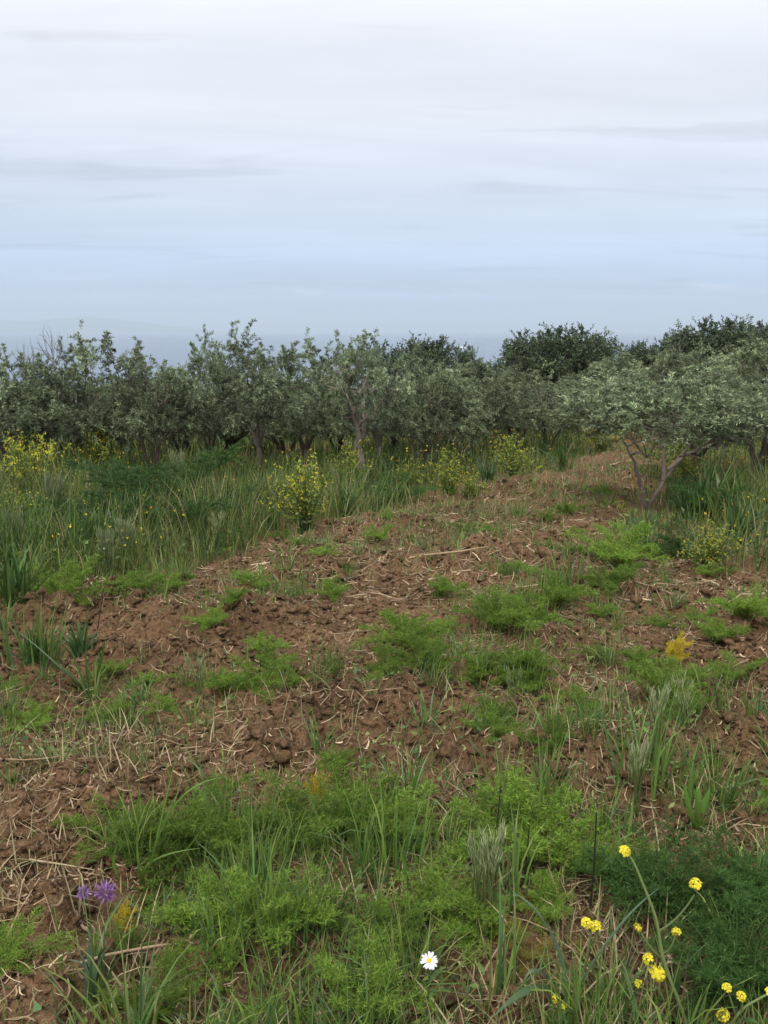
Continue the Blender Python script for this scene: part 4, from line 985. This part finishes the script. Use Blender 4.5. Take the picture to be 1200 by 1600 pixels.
broad_grass(1085, 1330, [(1080, 1260, 1092, 1195, .03, (.12, .23, .04), 0), (1070, 1270, 1070, 1225, .025, (.12, .23, .04), -.03), (1100, 1270, 1110, 1230, .025, (.11, .21, .04), .03), (1090, 1290, 1065, 1260, .022, (.12, .23, .04), -.05), (1095, 1300, 1115, 1265, .022, (.11, .21, .04), -.05)], 'upright leafy bright weed near the right edge', 'weed', 'leafy_weed')
broad_grass(965, 1420, [(960, 1330, 945, 1345, .010, (.2, .28, .2), -.05), (930, 1310, 1000, 1300, .008, (.16, .24, .08), -.05), (975, 1350, 980, 1370, .018, (.14, .25, .03), -.03), (985, 1320, 990, 1240, .010, (.14, .24, .05), .03), (970, 1340, 965, 1260, .009, (.14, .24, .05), .03)], 'bright wide-leaved grass beside the lone high flower head')
broad_grass(835, 1330, [(838, 1250, 832, 1175, .009, GG_, 0), (850, 1260, 900, 1195, .008, GG_, 0), (820, 1280, 800, 1220, .008, GG_, 0), (840, 1270, 850, 1190, .008, GG_, .02)], 'tall upright grass blades right of the middle')
broad_grass(1120, 1270, [(1110, 1230, 1160, 1228, .016, (.12, .19, .07), -.05), (1140, 1230, 1190, 1215, .014, (.12, .19, .07), 0), (1090, 1240, 1060, 1225, .012, (.12, .19, .07), 0)], 'low spreading grass blades at the right edge')
broad_grass(140, 1085, [(130, 1010, 140, 940, .010, (.06, .12, .03), 0), (120, 1050, 105, 1000, .02, (.08, .15, .03), 0), (160, 1050, 165, 995, .022, (.08, .15, .03), -.05), (110, 1060, 85, 1030, .02, (.08, .15, .04), -.05), (60, 1010, 25, 985, .012, (.16, .22, .12), -.1)], 'dark upright weed with broad leaves at the left', 'weed', 'leafy_weed')
for i, (px_, py_, th, lab) in enumerate([(770, 1340, 110, 'thin dark bare stem left of the right front weeds'), (815, 1400, 110, 'thin dark bare stem behind the pale oats'), (920, 1440, 170, 'tall thin dark bare stem left of the lone high flower head'), (150, 1010, 90, 'dark bare stem at the left verge')]):
    x, y = G(px_, py_); z = float(H(x, y)); e = at_depth(px_ + 12, py_ - th, y) - np.array([x, y, z])
    a = Acc(); tube(a, bez((0, 0, -.02), e * .5 + np.array([.006, 0, 0]), e, 8), np.linspace(.0035, .002, 8), (.035, .04, .025), 5)
    o = tag(link('leafless_weed', None, None, (x, y, z)), lab, 'weed', 'dark leafless weeds'); link('stem', a.mesh('stem', M_GRASS), o)

# ------------------------------------------------------------------ flowering mustard in the lower right corner
def petal(acc, c, out, up, l, w, col):
    side = np.cross(out, up)
    t = np.array([0, .35, .7, 1.0]); ww = np.array([.18, .65, 1.0, .55]) * w
    P = c + out[None] * (t * l)[:, None] + up[None] * (np.array([0, .25, .3, .15]) * l)[:, None]
    V = np.stack([P - side[None] * ww[:, None] * .5, P + side[None] * ww[:, None] * .5], 1).reshape(-1, 3)
    i = np.arange(3)[:, None] * 2
    acc.add(V, np.concatenate([i, i + 1, i + 3, i + 2], 1), col)
def make_head(seed, n=14, r=.012, pl=.008):
    rg = np.random.default_rng(seed); a = Acc()
    for i in range(n):
        up = nrm(rg.normal(size=3) * .8 + np.array([0, 0, .6])); c = up * r * rg.uniform(.5, 1.05)
        u = nrm(np.cross(up, rg.normal(size=3))); v = np.cross(up, u)
        tube(a, np.stack([c * .1 - np.array([0, 0, r]), c]), [.0007, .0007], (.2, .26, .08), 3)
        col = np.array((.80, .69, .05)) * rg.uniform(.85, 1.1)
        for k in range(4):
            th = k * math.pi / 2 + .2; petal(a, c, u * math.cos(th) + v * math.sin(th), up, pl, pl * .8, col)
        V = np.array([c + up * .002 + u * .0014, c + up * .002 - u * .0014, c + up * .002 + v * .0014, c + up * .0045]); a.add(V, np.array([(0, 2, 3), (2, 1, 3), (1, 0, 3)]), (.6, .45, .04))
    for i in range(8):
        c = nrm(rg.normal(size=3) * .4 + np.array([0, 0, 1])) * r * 1.15; tube(a, np.stack([c * .6, c, c * 1.2]), [.001, .0018, .0005], (.45, .45, .08), 4)
    return a.mesh('flower_head', M_PETAL)
HEAD = [make_head(400, 12, .015, .0095), make_head(401, 8, .012, .009), make_head(402, 6, .010, .0085)]
def mustard(base, depth, main, branches, heads, lvs, label):
    """base px; main = list of px along the stem; branches = (from px, to px); heads = (px,py,scale,variant)"""
    x, y = G(*base); z = float(H(x, y)); b = np.array([x, y, z])
    root = tag(link('mustard_plant', None, None, b), label, 'mustard', 'near mustard plants')
    n = len(main)
    yy = np.linspace(y, depth, n + 1)[1:]
    P = np.array([[0, 0, -.02]] + [at_depth(px_, py_, yy[i]) - b for i, (px_, py_) in enumerate(main)])
    tt = np.linspace(0, 1, len(P)); tf = np.linspace(0, 1, 18)
    Pf = np.stack([np.interp(tf, tt, P[:, k]) for k in range(3)], -1); Pf[1:-1] = (Pf[:-2] + 2 * Pf[1:-1] + Pf[2:]) / 4
    a = Acc(); tube(a, Pf, np.linspace(.0050, .0024, 18), (.22, .29, .11), 6); st = link('stem', a.mesh('stem', M_GRASS), root)
    for (fx, fy, tx, ty) in branches:
        p0, p1 = at_depth(fx, fy, depth + .03) - b, at_depth(tx, ty, depth) - b
        a = Acc(); tube(a, bez(p0, (p0 + p1) / 2 + np.array([.004, -.01, -.012]), p1, 8), np.linspace(.0034, .0018, 8), (.22, .29, .11), 5); link('branch', a.mesh('branch', M_GRASS), root)
    for (hx, hy, s, k) in heads:
        link('flower_head', HEAD[k], root, at_depth(hx, hy, depth) - b, (RNG.uniform(-.4, .4), RNG.uniform(-.4, .4), RNG.uniform(0, 6)), s)
    for (fx, fy, tx, ty, w) in lvs:
        p0, p1 = at_depth(fx, fy, depth + .02) - b, at_depth(tx, ty, depth - .02) - b
        link('leaf', leaf_strip(bez(p0, (p0 + p1) / 2 + np.array([0, 0, .02]), p1, 8), w, (.075, .13, .045), fold=.12), root)
mustard((1078, 1640), 1.85, [(1068, 1580), (1048, 1535), (1032, 1485), (1028, 1440), (1010, 1395), (990, 1345), (978, 1330)],
        [(1030, 1455, 1085, 1398), (1035, 1490, 1055, 1462), (1030, 1495, 1000, 1455), (1042, 1525, 1015, 1510), (1062, 1600, 1025, 1540), (1025, 1545, 1000, 1540)],
        [(975, 1331, .95, 1), (1088, 1383, 1.0, 1), (1057, 1456, .85, 2), (996, 1449, .8, 2), (1014, 1500, .95, 1), (1029, 1522, 1.25, 0), (998, 1537, .8, 2)],
        [(1060, 1590, 1030, 1560, .03), (1062, 1585, 1095, 1545, .035), (1050, 1540, 1110, 1470, .018), (1055, 1560, 1060, 1510, .02), (1065, 1600, 1000, 1590, .025)], 'tall branching mustard with several yellow heads in the lower right')
mustard((905, 1560), 2.0, [(912, 1520), (920, 1480), (924, 1452)], [(918, 1480, 932, 1452)], [(917, 1443, .95, 1), (931, 1449, 1.0, 1)], [(910, 1530, 880, 1520, .02), (912, 1525, 945, 1510, .02)], 'mustard with a double yellow head left of the tall branching one')
mustard((880, 1640), 1.85, [(876, 1610), (872, 1575)], [(876, 1600, 880, 1580), (885, 1620, 957, 1598)], [(869, 1560, .85, 2), (879, 1575, .8, 2), (958, 1597, .7, 2)], [(876, 1610, 850, 1590, .02)], 'short mustard at the bottom edge under the arching blades')
mustard((1145, 1680), 1.72, [(1140, 1640), (1148, 1590), (1165, 1572), (1200, 1553)], [(1150, 1590, 1138, 1550), (1150, 1588, 1160, 1562), (1140, 1630, 1128, 1590)], [(1136, 1545, .75, 1), (1158, 1558, .75, 1), (1128, 1587, .9, 0), (1203, 1552, .8, 1)], [(1145, 1620, 1110, 1600, .02), (1148, 1600, 1185, 1600, .02)], 'low mustard in the lower right corner')

# ------------------------------------------------------------------ daisy and purple flowers
def build_daisy():
    x, y = G(668, 1610); z = float(H(x, y)); b = np.array([x, y, z]); c = at_depth(671, 1502, y - .02) - b
    root = tag(link('daisy', None, None, b), 'single white daisy with a yellow centre at the bottom', 'flower')
    a = Acc(); tube(a, bez((0, 0, -.02), (c[0] * .3, c[1] * .3, c[2] * .6), c - np.array([0, 0, .003]), 9), np.linspace(.0028, .0018, 9), (.10, .16, .05), 5); link('stem', a.mesh('stem', M_GRASS), root)
    up = nrm(np.array([-.1, -.55, .85])); u = nrm(np.cross(up, [1., 0, 0])); v = np.cross(up, u)
    for k in range(14):
        th = k * 2 * math.pi / 14 + RNG.normal(0, .05); a = Acc(); petal(a, c, u * math.cos(th) + v * math.sin(th), up * RNG.uniform(.4, 1.1), .021 * RNG.uniform(.9, 1.05), .0085, (.78, .78, .80)); link('petal', a.mesh('petal', M_PETAL), root)
    a = Acc(); r = .0075; tubeP = np.stack([c + up * h for h in (0, .003, .005, .0062)]); tube(a, tubeP, [r, r * .95, r * .6, .0003], (.75, .52, .04), 10); link('disc', a.mesh('disc', M_PETAL), root)
    for k in range(5):
        p = c * (.12 + .14 * k); d = nrm(np.array([RNG.normal(), RNG.normal(), .4])); link('leaf', leaf_strip(bez(p, p + d * .03 + np.array([0, 0, .01]), p + d * .06, 6), .014, (.08, .14, .03)), root)
build_daisy()
def purple(px_, py_, hx, hy, size, col, label):
    x, y = G(px_, py_); z = float(H(x, y)); b = np.array([x, y, z]); c = at_depth(hx, hy, y - .01) - b
    root = tag(link('tassel_flower', None, None, b), label, 'flower', 'tufted purple flowers')
    a = Acc(); tube(a, bez((0, 0, -.02), c * np.array([.2, .2, .5]), c, 8), np.linspace(.002, .0015, 8), (.40, .33, .20), 5); link('stem', a.mesh('stem', M_STRAW), root)
    a = Acc(); n = 130
    D = nrm(RNG.normal(size=(n, 3)) + np.array([0, 0, .25])); leaf_quads(a, np.repeat(c[None], n, 0) + D * size * .25, D, nrm(np.cross(D, RNG.normal(size=(n, 3)))), size * RNG.uniform(.5, 1.0, n), np.full(n, .005), np.array(col) * np.exp(RNG.normal(0, .25, (n, 1))))
    tag(link('florets', a.mesh('florets', M_PETAL), root), kind='stuff')
purple(150, 1455, 165, 1395, .034, (.30, .16, .36), 'larger purple tufted flower on dry soil at the lower left'); purple(125, 1450, 131, 1395, .022, (.32, .19, .38), 'smaller purple tufted flower left of the larger one'); purple(88, 1440, 84, 1408, .030, (.38, .29, .31), 'faded pale mauve tufted flower at the lower left')

# a bent dry orange leaf in the left verge
x, y = G(215, 850); z = float(H(x, y)); b = np.array([x, y, z]); o = tag(link('withered_plant', None, None, b), 'withered plant with a bent rust-coloured leaf in the left verge', 'weed')
link('leaf', leaf_strip(bez((0, 0, 0), at_depth(222, 800, y) - b, at_depth(197, 815, y) - b, 9), .06, (.38, .16, .07)), o); link('leaf', leaf_strip(bez((0, 0, 0), at_depth(228, 800, y) - b, at_depth(207, 803, y) - b, 9), .03, (.36, .32, .16)), o)

# ------------------------------------------------------------------ sea air between here and the far shore
def build_haze():
    m = bpy.data.materials.new('haze_air'); m.use_nodes = True; t = m.node_tree; t.nodes.clear()
    out = t.nodes.new('ShaderNodeOutputMaterial'); v = t.nodes.new('ShaderNodeVolumePrincipled')
    v.inputs['Color'].default_value = (.72, .85, 1.0, 1); v.inputs['Density'].default_value = 9e-5; v.inputs['Anisotropy'].default_value = 0.0
    t.links.new(v.outputs[0], out.inputs['Volume'])
    a = Acc(); boxes(a, [(-62000, 62000, -2000, 61000, -75, 640)], (1, 1, 1))
    o = link('haze', a.mesh('haze', m)); tag(o, 'pale sea air fading the far shore', 'haze', kind='stuff')
build_haze()
